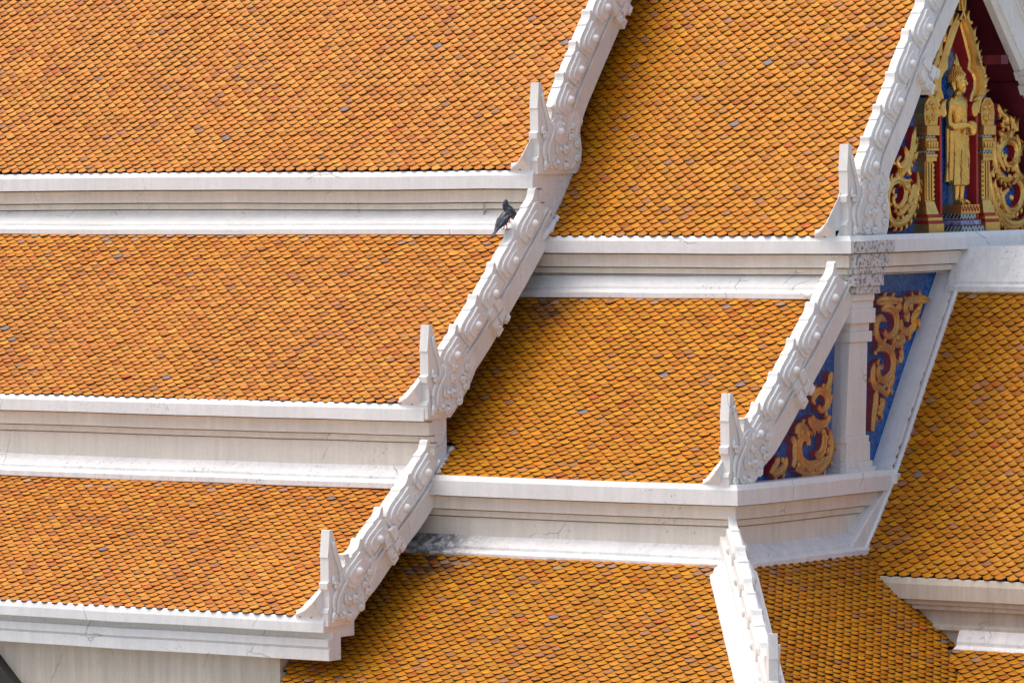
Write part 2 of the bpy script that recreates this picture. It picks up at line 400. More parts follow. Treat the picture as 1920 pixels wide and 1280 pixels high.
def bargeboard(parent, base, tips, fr, ext_top, foot, knot=None, both=False, name='bargeboard', raked=False):
    """tips: fin tips [(y,z)] from top to bottom in the board plane; foot: lower left corner of the finial."""
    T = [np.array(t) for t in tips]
    mb = MB(); dirs = []
    for i in range(len(T)):
        d = T[max(i-1, 0)]-T[min(i+1, len(T)-1)]; dirs.append(d/np.linalg.norm(d))
    rail = []
    e0 = T[0]+dirs[0]*ext_top; qs = lambda d: np.array([-d[1], d[0]])
    rail.append(e0-qs(dirs[0])*.22)
    for t, d in zip(T, dirs): rail.append(t-qs(d)*.22-d*.1)
    last = np.array(foot)+np.array([.36, .46] if raked else [.40, .28]); rail.append(last)
    rs = smooth(rail, 5); n = len(rs); K = len(BAND); vs, fs = [], []
    for i, p in enumerate(rs):
        d = rs[max(i-1, 0)]-rs[min(i+1, n-1)]; d = d/np.linalg.norm(d); q = qs(d)
        for o, x in BAND: vs.append(fr(p[0]+q[0]*o, p[1]+q[1]*o, x))
    for i in range(n-1):
        for k in range(K): fs.append((i*K+k, i*K+(k+1) % K, (i+1)*K+(k+1) % K, (i+1)*K+k))
    fs += [list(range(K)), list(range((n-1)*K, n*K))[::-1]]
    mb.add(vs, fs)
    for i, (t, d) in enumerate(zip(T, dirs)):
        q = qs(d)
        pitch = np.linalg.norm(T[i]-T[i+1]) if i < len(T)-1 else np.linalg.norm(T[i-1]-T[i])
        k = pitch/.385; o = t-d*.313*k-q*.227
        def L(poly): return [tuple(o+d*s*k+q*h) for s, h in poly]
        jx = random.uniform(-.003, .003)
        lf = .014*(i % 2)+jx; mb.prism(L(FIN), -.082-.006*(i % 2), lf, fr); mb.prism(L(FIN_IN), -.02, .024+lf, fr); mb.prism(L(FIN_IN2), -.02, .040+lf, fr)
        cy = o+d*.11*k+q*.065
        mb.dome(cy[0], cy[1], .042, .036+lf, .044, fr)
        c2 = o+d*-.10*k+q*.02; mb.dome(c2[0], c2[1], .024, -.02, .035, fr)
        if both:
            mb.prism(L(FIN_IN), -.108, -.07, fr); mb.dome(cy[0], cy[1], .034, -.106, -.03, fr)
    bo = mb.build(name, M['board'], parent, base, .0025)
    # knot ornament where the slope changes
    if knot:
        kb = MB(); ky, kz, ang = knot; d = np.array([math.cos(ang), math.sin(ang)]); q = np.array([-d[1], d[0]]); o = np.array([ky, kz])+q*.09
        def Q(poly): return [tuple(o+d*s+q*h) for s, h in poly]
        kb.prism(Q([(-.10, -.02), (.09, -.02), (.11, .06), (.09, .20), (-.03, .24), (-.09, .18)]), -.14, .028, fr)
        kb.prism(Q([(.02, .10), (.10, .10), (.12, .19), (.03, .22)]), 0, .055, fr)
        kb.prism(Q([(-.02, .02), (.10, .03), (.10, .085), (-.01, .08)]), 0, .06, fr)
        kb.prism(Q([(-.12, -.05), (-.03, -.05), (-.025, .10), (-.11, .10)]), -.14, .045, fr)
        kb.prism(Q([(-.10, .12), (-.02, .11), (.0, .20), (-.08, .19)]), 0, .05, fr)
        kb.prism(Q([(.03, -.05), (.115, -.05), (.115, .01), (.03, .01)]), -.14, .05, fr)
        c = o+d*-.07+q*.02; curl(kb, c[0], c[1], .036, fr, .05, 1.0)
        c = o+d*.07+q*-.02; curl(kb, c[0], c[1], .028, fr, .052, 2.0)
        kb.build('knot_ornament', M['board'], bo, base, .006)
    return bo
HH = [(0, 0), (-.004, .10), (-.012, .115), (.0, .14), (.02, .155), (.022, .25), (.012, .295), (-.006, .31), (-.010, .36), (.012, .372), (.012, .565), (.004, .575),
      (.010, .62), (.024, .74), (.030, .80), (.066, .80), (.092, .73), (.122, .645), (.150, .57), (.180, .50), (.205, .465), (.215, .50), (.225, .545), (.205, .585),
      (.265, .59), (.295, .545), (.34, .53), (.42, .56), (.52, .58), (.62, .56), (.665, .52), (.690, .462), (.655, .41), (.640, .36), (.655, .29), (.668, .22), (.655, .10), (.61, 0)]
def finial(parent, base, foot, fr, k=1.0, both=False, raked=False):
    y0, z0 = foot; mb = MB()
    def P(y, z):
        if raked: y = y*min(1.06, (.35+.95*max(z, 0))/.66)
        return (y0+y*k, z0+z*k)
    mb.prism([P(*p) for p in HH], -.084, .004, fr)
    # raised rim and flame field
    mb.prism([P(*p) for p in [(.10, .06), (.085, .16), (.10, .25), (.15, .33), (.17, .42), (.20, .455), (.27, .50), (.40, .53), (.55, .54), (.63, .47), (.60, .38), (.615, .26), (.61, .12), (.56, .045), (.30, .03)]], 0, .020, fr)
    rim = smooth([(.085, .03), (.10, .12), (.075, .19), (.09, .27), (.145, .34), (.15, .43), (.12, .52), (.085, .60), (.06, .70)], 4)
    mb.tube([fr(*P(*p), .018) for p in rim], .016, 6)
    rim = smooth([(.14, .10), (.13, .20), (.165, .29), (.21, .36), (.215, .44)], 4)
    mb.tube([fr(*P(*p), .030) for p in rim], .015, 6)
    mb.tube([fr(*P(*p), .016) for p in smooth([(.55, .55), (.61, .46), (.565, .37), (.585, .26), (.58, .14), (.50, .05)], 4)], .013, 6)
    for (y, z, r, a, sg) in [(.29, .215, .042, 2.2, 1), (.385, .225, .045, .6, -1), (.55, .27, .040, .9, -1), (.55, .145, .038, .9, -1), (.255, .10, .040, 3.0, 1),
                             (.385, .075, .044, 1.4, -1), (.105, .082, .026, 2, 1), (.345, .43, .036, 2.4, 1), (.50, .43, .034, .8, -1), (.335, .33, .030, 1.9, 1), (.46, .33, .040, 1.2, -1), (.075, .335, .026, 2.4, -1)]:
        p = P(y, z); curl(mb, p[0], p[1], r*k*1.15, fr, .032, a, 1.0, sg, .017)
        # leaf tip running off the curl
        e = P(y+.055*math.cos(a+.6*sg), z+.09)
        mb.tube([fr(p[0]+r*math.cos(a), p[1]+r*math.sin(a), .018), fr((p[0]+e[0])/2+.012*sg, (p[1]+e[1])/2+.02, .02), fr(e[0], e[1], .014)], [.015, .016, .005], 6)
    if both:
        for (y, z, r, a, sg) in [(.29, .215, .042, 2.2, 1), (.385, .225, .045, .6, -1), (.55, .2, .045, .9, -1)]:
            p = P(y, z); curl(mb, p[0], p[1], r, fr, -.09, a, 1.1, sg)
    return mb.build('finial', M['board'], parent, base, .003)

# ------------------------------------------------------------------ profiles (outwards, z relative to the fascia's bottom)
CREAM = {k: 1 for k in range(3, 15)}            # white fascia; stepped courses in cream, tile bounce included in that colour
def prof(z, f=.113, c1=.12, c2=.06, wall=.03, fl=.095, r=(.09, .14, .16), back=.30, lip=.03, top=.035, low=None):
    zb = -c1-c2; p = [(-back, f+top), (-.022, f+top+.010), (0, f), (0, 0), (-r[0]-.045, .004), (-r[0]-.045, -.013), (-r[0], -.013), (-r[0]+.001, -c1), (-r[1]-.035, -c1+.003), (-r[1]-.035, -c1-.011), (-r[1], -c1-.011), (-r[1]+.001, zb), (-r[2]-.035, zb+.003), (-r[2]-.035, zb-.011), (-r[2], zb-.011)]
    zl = zb-.016 if low is not None else zb-wall-fl-.10
    return [(o, z+q) for o, q in p+[(-r[2], zl), (-back, zl)]]
def prof_flash(z, c1=.12, c2=.06, wall=.03, fl=.095, r=.16, out=.03, back=.28):
    t = z-c1-c2-wall; p = [(-back, t), (-r, t), (out-.065, t-fl), (out-.065, t-fl-.026), (out-.02, t-fl-.038), (out, t-fl-.05), (out, t-fl-.10), (-back, t-fl-.10)]
    return p
def end_z(z, c1=.12, c2=.06, wall=.03, fl=.095): return z-c1-c2-wall-fl-.10

XW, XC, YC = -.63, 3.18, 2.475        # hall end wall, wing end cornice, gable centre line
XF_A, XF_B = .03, 3.08                # front planes of the gable boards
LEFT = -8.4

# ------------------------------------------------------------------ ground
g = MB(); g.add([(-3000, -3000, 0), (3000, -3000, 0), (3000, 3000, 0), (-3000, 3000, 0)], [(0, 1, 2, 3)])
go = g.build('ground', M['paving']); go['kind'] = 'structure'

# ------------------------------------------------------------------ temple hall (left, tallest)
HB = (-3.5, 0, 0)
hall = thing('temple_hall', 'tall hall on the left with three stepped tiers of pale orange tiles', 'temple', HB)
frA = frame(XF_A)
A1 = [(.03, 10.15), (.27, 10.43), (.50, 10.72), (.79, 11.14), (1.07, 11.55), (1.5, 12.2), (2.2, 13.28)]
A2 = [(-1.58, 8.165), (-1.19, 8.50), (-.82, 8.84), (-.43, 9.20), (-.02, 9.565)]
A3 = [(-3.0, 6.455), (-2.5, 6.83), (-2.07, 7.12), (-1.625, 7.425)]
def hall_grime(p): return np.zeros(len(p))
rA1 = tiles('roof_tier', hall, HB, (1, 0, 0), (0, 1, 0), (0, 0, 0), A1, LEFT, -.05, 'hall', seed=1)
rA2 = tiles('roof_tier', hall, HB, (1, 0, 0), (0, 1, 0), (0, 0, 0), A2, LEFT, -.05, 'hall', seed=2)
rA3 = tiles('roof_tier', hall, HB, (1, 0, 0), (0, 1, 0), (0, 0, 0), A3, LEFT, -.05, 'hall', seed=3)
rA1['label'] = 'topmost and widest tile slope of the hall'; rA2['label'] = 'middle tile slope of the hall'; rA3['label'] = 'lowest tile slope of the hall'
def cornice(parent, base, path, z, name='cornice', mat='plaster', fmat='plaster', flash=True, ext=None, **kw):
    fk = {k: kw[k] for k in ('c1', 'c2', 'wall', 'fl') if k in kw}
    m = MB(); m.sweep(path, prof(z, **kw), em=CREAM); o = m.build(name, [M[mat], M['corbel']], parent, base)
    if flash:
        q = MB(); q.sweep(path, prof_flash(z, **fk)); q.build('flashing', M[fmat], o, base, .004)
    return o
def cap(parent, base, poly, x, name='cornice_end', t=.12):
    m = MB(); m.prism(poly, x-t, x, frame(0)); return m.build(name, M['board'], parent, base, .004)
cA1 = cornice(rA1, HB, [(LEFT, 0), (-.002, 0)], 10.0, back=1.2)
cA2 = cornice(rA2, HB, [(LEFT, -1.61), (-.002, -1.61)], 8.04, f=.10, c1=.125, c2=.06, wall=.205, back=.32, r=(.075, .125, .15), fmat='dirty')
cA3 = MB(); cA3.sweep([(LEFT, -3.02), (-.002, -3.02)], [(q[0], q[1]+6.345) for q in [(-.42, .125), (-.02, .135), (0, .08), (0, 0), (-.115, .004), (-.115, -.055), (-.06, -.058), (-.06, -.125), (-.085, -.127), (-.085, -.143), (-.07, -.145), (-.07, -.24), (-.235, -.24), (-.235, -.05), (-.42, -.05)]])
cA3 = cA3.build('cornice', M['plaster'], rA3, HB, .004)
# gable boards of the hall
tA1 = [yz(x, y, 0) for x, y in [(1173, -150), (1148, -94), (1124, -36), (1099, 22), (1074, 80), (1049, 139), (1031, 200)]]
tA2 = [yz(x, y, 0) for x, y in [(997, 357), (956, 432), (920, 495), (886, 555), (850, 611)]]
tA3 = [yz(x, y, 0) for x, y in [(795, 828), (757, 890), (709, 953), (667, 1012)]]
bA1 = bargeboard(rA1, HB, tA1, frA, .3, (.03, 10.125), (*yz(1170, 40, 0), math.radians(55)))
bA2 = bargeboard(rA2, HB, tA2, frA, .02, (-1.60, 8.06), (*yz(938, 618, 0), math.radians(45)), raked=True)
bA3 = bargeboard(rA3, HB, tA3, frA, .02, (-3.0, 6.37), (*yz(742, 1046, 0), math.radians(42)), raked=True)
finial(bA1, HB, (.03, 10.125), frA); finial(bA2, HB, (-1.60, 8.06), frA, raked=True); finial(bA3, HB, (-3.0, 6.40), frA, raked=True)
# white mortar fillets beside the boards
def verge(parent, base, curve, x1, xw, eave, along=1.0, w1=.10, w0=.22):
    m = MB(); c = np.array(smooth(curve, 6)); n = len(c); keepn = max(4, int(n*along)); vs, fs = [], []
    for i in range(keepn):
        t = i/(keepn-1); tg = c[min(i+1, n-1)]-c[max(i-1, 0)]; tg = tg/np.linalg.norm(tg); nq = np.array([-tg[1], tg[0]])
        wd = w0*(1-t)**1.5+w1*(1-t**3)*.5
        for dx, h in ((0, -.01), (0, .20), (-.5*wd-.02, .10), (-wd-.03, .045), (-wd-.035, -.01)):
            p = c[i]+nq*h; vs.append((x1+dx, p[0], p[1]))
    for i in range(keepn-1):
        for k in range(5): fs.append((i*5+k, i*5+(k+1) % 5, (i+1)*5+(k+1) % 5, (i+1)*5+k))
    fs += [list(range(5)), list(range((keepn-1)*5, keepn*5))[::-1]]
    m.add(vs, fs)
    y0, z0 = curve[0]; m.box(x1-w0-.05, x1, y0-.012, y0+.10, z0-.035, z0+.075)
    return m.build('verge_mortar', M['plaster'], parent, base, .01)
verge(bA1, HB, A1, -.035, .2, None, .16, .04, .17); verge(bA2, HB, A2, -.035, .2, None, .9, .04, .20); verge(bA3, HB, A3, -.035, .2, None, .9, .04, .22)
# mortar saddle where the second tier's board meets the flashing
def saddle(parent, base, x, y, z):
    m = MB(); m.tube([(x-.20, y+.02, z+.05), (x-.10, y-.06, z+.03), (x, y-.12, z+.02)], [.02, .03, .035], 8)
    return m.build('mortar_saddle', M['plaster'], parent, base)
saddle(bA2, HB, -.12, -.03, 9.61); saddle(bA3, HB, -.12, -1.64, 7.47)
# cement patches where the wing's tiles meet the ends of the hall's cornices
def patch(name, pts, rad, mat, parent, seed):
    m = MB(); rng = np.random.default_rng(seed); P_ = smooth(pts, 4)
    m.tube([tuple(p+rng.normal(0, .006, 3)) for p in P_], [float(np.interp(i/(len(P_)-1), np.linspace(0, 1, len(rad)), rad)*(1+rng.normal(0, .14))) for i in range(len(P_))], 9)
    return m.build(name, M[mat], parent, HB)
patch('mortar_fillet', [on(1052, 398, 0, .02), on(1040, 415, 0, .03), on(1026, 436, 0, .02), on(1014, 452, 0, .01)], [.02, .032, .034, .02], 'plaster', cA1, 3)
patch('cement_patch', [on(848, 838, 0, -.02), on(846, 858, 0, .02), on(832, 876, 0, .04), on(820, 892, 0, .04)], [.03, .055, .05, .03], 'dirty', cA2, 5)
# walls of the hall
hw = MB()
hw.add([(XW, .12, 0), (XW, .12, 10.2), (XW, 3.4, 14.8), (XW, 6, 14.8), (XW, 6, 0)], [(0, 1, 2, 3, 4)])
hw.add([(XW, -1.40, 0), (XW, -1.40, 8.1), (XW, .2, 9.8), (XW, .2, 0)], [(0, 1, 2, 3)])
hw.box(LEFT, XW, -2.82, -1.2, 0, 6.5); hw.box(LEFT, XW-.01, -1.2, .3, 0, 7.6)
hw.build('wall', M['cream'], hall, HB, recalc=False)
hd = MB(); P = lambda x, y: (lambda q: (q[0], q[2]))(on(x, y, 1, -2.86))
a0, a1 = P(-14, 1215), P(70, 1325); b0, b1 = P(-30, 1235), P(50, 1340); c0, c1 = P(-40, 1262), P(28, 1345)
def plate(m, pts, y0, y1, mi):
    n = len(pts); m.add([(x, y0, z) for x, z in pts]+[(x, y1, z) for x, z in pts], [list(range(n)), list(range(n, 2*n))[::-1]]+[(i, (i+1) % n, n+(i+1) % n, n+i) for i in range(n)], mi)
plate(hd, [a0, a1, b1, b0], -2.93, -2.815, 0); plate(hd, [b0, b1, c1, c0], -2.90, -2.815, 1); plate(hd, [c0, c1, (c1[0]-.6, c1[1]-.4), (c0[0]-.6, c0[1]-.4)], -2.87, -2.815, 2)
hd.build('window_hood', [M['dark'], M['plaster'], M['void']], hall, HB, .004)

# ------------------------------------------------------------------ temple wing (lower, with the pediment)
WB = (1.6, 2.4, 0)
wing = thing('temple_wing', 'lower temple wing in the middle with saffron tiles, gilded pediment and blue mosaic end wall', 'temple', WB)
frB = frame(XF_B)
Y1, Y2 = .17, -1.57
B1 = [(.195, 9.565), (.48, 9.9), (.74, 10.25), (1.0, 10.6), (1.3, 11.05), (1.6, 11.5), (1.9, 11.95), (2.2, 12.42)]
B2 = [(-1.52, 7.55), (-1.12, 7.87), (-.74, 8.2), (-.33, 8.57), (.165, 9.02)]
KS, KB, KD = 1.25, 1.30, 1.20; XD, YB, ZS = 3.195, -1.62, 6.875
B3 = [(YB-KB*2.3, ZS-2.3), (YB-KB*1.2, ZS-1.2), (YB-KB*.6, ZS-.6), (YB, ZS)]
D = [(XD+KD*2.3, ZS-2.3), (XD+KD*1.2, ZS-1.2), (XD+KD*.6, ZS-.6), (XD, ZS)]
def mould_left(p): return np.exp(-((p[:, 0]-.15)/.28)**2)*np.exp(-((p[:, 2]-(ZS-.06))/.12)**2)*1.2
rB1 = tiles('roof_tier', wing, WB, (1, 0, 0), (0, 1, 0), (0, 0, 0), B1, XW, XF_B-.08, 'wing', seed=4)
rB2 = tiles('roof_tier', wing, WB, (1, 0, 0), (0, 1, 0), (0, 0, 0), B2, XW, XF_B-.08, 'wing', keep=lambda p: (p[:, 0] > .03) | (p[:, 1] > -1.22), grime=lambda p: 1.1*np.exp(-((p[:, 0]-.1)/.22)**2-((p[:, 2]-8.9)/.16)**2), seed=5)
keepB3 = lambda p: (p[:, 0]-XD)/KD < -(p[:, 1]-YB)/KB-.13
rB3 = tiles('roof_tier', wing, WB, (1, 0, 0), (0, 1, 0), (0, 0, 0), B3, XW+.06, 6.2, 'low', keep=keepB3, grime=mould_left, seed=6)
def keepD(p):
    cz = .17-(6.10-p[:, 2])*KS
    return ((p[:, 0]-XD)/KD > -(p[:, 1]-YB)/KB+.11) & (p[:, 1] < np.where(p[:, 2] > 6.12, .36, cz))
rD = tiles('roof_tier', wing, WB, (0, 1, 0), (1, 0, 0), (0, 0, 0), D, -4.6, .5, 'low', keep=keepD, seed=7)
rB1['label'] = 'upper tile slope of the wing beside the gilded pediment'; rB2['label'] = 'middle tile slope of the wing'
rB3['label'] = 'lowest skirt roof left of the white hip ridge'; rD['label'] = 'skirt roof right of the white hip ridge, turned away'
cB1 = cornice(rB1, WB, [(XW, Y1), (XC, Y1), (XC, 4.9)], 9.435, f=.105, c1=.12, c2=.058, wall=.02, back=.26, r=(.06, .10, .13), flash=False, low=-.0)
q = MB(); q.sweep([(XW, Y1), (XC-.20, Y1)], prof_flash(9.435, c1=.12, c2=.058, wall=.02, fl=.09, r=.13, out=.02)); q.build('flashing', M['plaster'], cB1, WB, .004)
cB2 = cornice(rB2, WB, [(XW, Y2), (XC, Y2), (XC, 1.2)], 7.413, f=.125, c1=.118, c2=.06, wall=.15, fl=.10, back=.34, r=(.07, .115, .14), fmat='sooty')
tB1 = [yz(x, y, XF_B) for x, y in [(1757, -62), (1731, -2), (1704, 58.6), (1675, 138), (1650, 199), (1628, 259)]]
tB2 = [yz(x, y, XF_B) for x, y in [(1563.6, 495), (1525, 570), (1488.6, 637), (1455.8, 700), (1422, 757)]]
fB1, fB2 = yz(1588, 448, XF_B), yz(1366, 921, XF_B)
bB1 = bargeboard(rB1, WB, tB1, frB, .25, fB1, (*yz(1752, 160, XF_B), math.radians(60)))
bB2 = bargeboard(rB2, WB, tB2, frB, .02, fB2, (*yz(1514, 752, XF_B), math.radians(47)), raked=True)
finial(bB1, WB, fB1, frB); finial(bB2, WB, fB2, frB, raked=True)
verge(bB1, WB, B1, XF_B-.065, .2, None, .14, .04, .16); verge(bB2, WB, B2, XF_B-.065, .2, None, .9, .04, .16); saddle(bB2, WB, XF_B-.16, .1, 9.06)
frBm = lambda y, z, x: (XF_B+x, 2*YC-y, z)
bB1r = bargeboard(rB1, WB, tB1, frBm, .25, fB1, (*yz(1752, 160, XF_B), math.radians(60))); finial(bB1r, WB, fB1, frBm)
bB1r['label'] = 'bargeboard on the right slope of the pediment'
# hip ridge: two sloping white boards and a crest of fins
HL = math.hypot(KD, KB); hd2 = np.array([KD, -KB])/HL; hn = np.array([KB, KD])/HL
dz = -1/HL; hip = MB()
sec = [(e, -.57*abs(e)+h) for e, h in [(-.215, -.06), (-.215, .075), (-.185, .08), (-.18, .11), (-.045, .13), (.045, .13), (.145, .11), (.15, .08), (.18, .075), (.18, -.06)]]
vs, fs = [], []
for i in range(9):
    s_ = -.05+i*.42
    for e, h in sec: vs.append((XD+hd2[0]*s_+hn[0]*e, YB+hd2[1]*s_+hn[1]*e, ZS+dz*s_+h))
for i in range(8):
    for k in range(len(sec)): fs.append((i*10+k, i*10+(k+1) % 10, (i+1)*10+(k+1) % 10, (i+1)*10+k))
fs += [list(range(10)), list(range(80, 90))[::-1]]
hip.add(vs, fs); hipo = hip.build('hip_ridge', M['plaster'], wing, WB, .006)
frH = frame(0, (XD, YB), (-hd2[0], -hd2[1]), (hn[0], hn[1]))
frH2 = lambda y, z, x: frH(y, z, (x+.039)*.85)
tH = [(.17-.397*i, 7.32-.224*i) for i in range(5)]
fH = (-1.86, 5.85)
bH = bargeboard(hipo, WB, tH, frH2, .0, (-2.05, 5.80), None, True, 'ridge_crest')
finial(bH, WB, fH, frH2, .86, True)
# mortar lump at the head of the hip
lm = MB(); lm.ball((3.13, -1.50, 7.02), (.10, .10, .12)); lm.build('mortar_lump', M['dirty'], hipo, WB)

# end wall of the wing: blue panels, recessed pediment
ew = MB(); Xp = 2.90
ew.add([(Xp, -1.3, 6.6), (Xp, 3.6, 6.6), (Xp, 3.6, 9.3), (Xp, .36, 9.3), (Xp, .33, 9.06), (Xp, -.14, 8.57), (Xp, -1.3, 7.5)], [tuple(range(7))])
ew.build('blue_panel', M['blue'], wing, WB, recalc=False)
tw = MB(); tw.add([(2.50, .35, 9.5), (2.50, 4.6, 9.5), (2.50, YC+.05, 12.4), (2.50, YC-.05, 12.4)], [(0, 1, 2, 3)]); tw.build('pediment_wall', M['maroon'], wing, WB, recalc=False)
sf = MB()
for sg in (1, -1):
    pts = [(.72, 9.55), (1.05, 10.18), (1.45, 10.75), (1.75, 11.2), (2.475, 12.35)]
    for (y0, z0), (y1, z1) in zip(pts[:-1], pts[1:]):
        f_ = lambda y: YC+sg*(y-YC)
        sf.hexa([(2.4, f_(y0), z0), (3.0, f_(y0), z0), (3.0, f_(y1), z1), (2.4, f_(y1), z1)], [(2.4, f_(y0-.06), z0+.06), (3.0, f_(y0-.06), z0+.06), (3.0, f_(y1-.06), z1+.06), (2.4, f_(y1-.06), z1+.06)])
    sf.box(2.4, 3.0, YC+sg*.52-.06+.0, YC+sg*.52+.06, 11.05, 11.13) if sg > 0 else None
    sf.box(2.4, 2.96, YC+sg*.98-.07, YC+sg*.98+.07, 10.83, 10.89)
sf.build('soffit', M['maroon'], wing, WB)
fp = MB(); Xb = 2.72
poly = [(YC-1.62, 9.52), (YC+1.62, 9.52), (YC+1.15, 10.15), (YC+.70, 10.72), (YC+.55, 10.95), (YC-.55, 10.95), (YC-.70, 10.72), (YC-1.15, 10.15)]
fp.prism(poly, Xb-.06, Xb, frame(0)); fp.build('pediment_panel', M['blue'], wing, WB)

# ---- gilded scrollwork
def ribbon(mb, pts, wd, x0, x1, taper=(.15, .35), k=5, ends=(0.25, .55)):
    c = smooth(pts, k); n = len(c); L = np.r_[0, np.cumsum([np.linalg.norm(c[i+1]-c[i]) for i in range(n-1)])]; L /= L[-1]
    vs, fr_, fg = [], [], []
    for i, p in enumerate(c):
        d = c[min(i+1, n-1)]-c[max(i-1, 0)]; d = d/max(np.linalg.norm(d), 1e-6); q = np.array([-d[1], d[0]])
        t = L[i]; f = min(1, ends[0]+(1-ends[0])*t/taper[0]) if t < taper[0] else (min(1, ends[1]+(1-ends[1])*(1-t)/taper[1]) if t > 1-taper[1] else 1)
        h = wd*f*.5
        for o, x in ((-h, x0), (-h, x1-.012), (-h*.72, x1), (-h*.35, x1-.006), (h*.1, x1+.006), (h*.75, x1), (h, x1-.012), (h, x0)): vs.append((x, p[0]+q[0]*o, p[1]+q[1]*o))
    for i in range(n-1):
        for k_ in range(7): (fr_ if k_ in (0, 6) else fg).append((i*8+k_, i*8+k_+1, (i+1)*8+k_+1, (i+1)*8+k_))
    o = len(mb.v); mb.add(vs, fg, 0, False)
    for f in fr_+[list(range(8)), list(range((n-1)*8, n*8))[::-1]]: mb.f.append([j+o for j in f]); mb.mi.append(1); mb.sm.append(False)
def leaf(mb, p, ang, ln, wd, x0, x1):
    d = np.array([math.cos(ang), math.sin(ang)]); q = np.array([-d[1], d[0]]); p = np.array(p)
    ribbon(mb, [p, p+d*ln*.35+q*wd*.25, p+d*ln*.7+q*wd*.1, p+d*ln-q*wd*.3], wd, x0, x1, (.3, .6), 3, (.7, .08))
def ornament(name, org, sc, curves, X0, X1, mat, leaves=(), domes=(), label=None, mirror=False):
    mb = MB(); conv = lambda px, py: yz(org[0]+px/sc, org[1]+py/sc, X1)
    for pts, wpx in curves:
        P_ = [np.array(conv(*p)) for p in pts]; wd = wpx/sc/140; ribbon(mb, P_, wd, X0, X1)
        c = smooth(P_, 6); acc = 0.0
        for i in range(2, len(c)-3):
            acc += np.linalg.norm(c[i]-c[i-1])
            if acc < (.055 if mat == 'gold' else .10): continue
            acc = 0.0; d = c[i+1]-c[i-1]; d = d/max(np.linalg.norm(d), 1e-6); q = np.array([-d[1], d[0]])
            bend = np.cross(c[i]-c[i-2], c[i+2]-c[i]); sgn = -1 if bend > 0 else 1
            leaf(mb, c[i]+q*sgn*wd*.36, math.atan2(d[1], d[0])+sgn*.75, .062, .036, X0, X1-.006)
    for (px, py), ang, ln, wd in leaves: leaf(mb, conv(px, py), math.radians(ang), ln, wd, X0, X1+.004)
    fr = lambda y, z, x: (x, y, z)
    for px, py, r in domes:
        y, z = conv(px, py); mb.dome(y, z, r, X1-.004, r*.8, fr)
    o = mb.build(name, [M[mat], M['red']], wing, WB, .003)
    if label: o['label'] = label
    return o
U = ((1640, 180), 4.57)
ornament('scroll_ornament', *U, [([(372, 650), (380, 740), (366, 860), (330, 990), (265, 1075), (185, 1090), (135, 1030), (118, 930), (122, 830), (160, 745), (215, 722), (262, 755), (278, 820), (262, 900), (220, 945), (178, 930), (168, 880), (190, 850)], 46),
     ([(352, 262), (345, 360), (330, 470), (305, 570), (262, 640), (222, 700), (200, 670)], 42), ([(262, 430), (285, 500), (270, 570), (225, 600), (200, 560), (225, 520)], 36),
     ([(215, 640), (240, 720), (290, 740), (300, 780), (270, 800)], 34), ([(370, 760), (340, 800), (320, 870), (300, 920)], 40), ([(330, 900), (280, 960), (230, 1010), (190, 1000)], 34)], Xb-.01, Xb+.075, 'gold',
     [((345, 480), 60, .10, .05), ((350, 540), 50, .09, .05), ((372, 850), 70, .10, .05), ((350, 930), 60, .10, .05), ((300, 660), 80, .08, .06)], [(275, 775, .026), (305, 665, .02), (240, 660, .022)], 'gilded scroll left of the niche')
V = ((1820, 180), 4.57)
ornament('scroll_ornament', *V, [([(168, 650), (178, 760), (205, 880), (250, 990), (320, 1085), (400, 1100), (470, 1060), (520, 960)], 52), ([(360, 760), (410, 720), (450, 780), (452, 870), (415, 960), (345, 985), (295, 930), (285, 850), (330, 800)], 46),
     ([(215, 340), (212, 470), (225, 590), (262, 670), (320, 720), (370, 700)], 46), ([(300, 640), (250, 520), (265, 440), (320, 385), (385, 405), (405, 490), (375, 575), (320, 590), (298, 550), (310, 505)], 44),
     ([(245, 300), (310, 345), (365, 310), (372, 250), (345, 180)], 44), ([(238, 70), (270, 140), (315, 180), (320, 240), (285, 255), (272, 225)], 40), ([(457, 420), (400, 560), (420, 660), (470, 700)], 46), ([(400, 330), (425, 420), (410, 520)], 34),
     ([(215, 770), (245, 850), (290, 960)], 40), ([(230, 950), (290, 1020), (360, 1035), (372, 1010)], 36)], Xb-.01, Xb+.075, 'gold',
     [((225, 800), 110, .10, .05), ((250, 880), 110, .10, .05), ((400, 300), 80, .12, .06), ((200, 690), 100, .08, .05), ((345, 360), 60, .1, .05)], [(350, 870, .03), (335, 690, .026), (285, 215, .02), (265, 690, .022)], 'gilded scroll right of the niche')
Lw = ((1420, 680), 5.118)
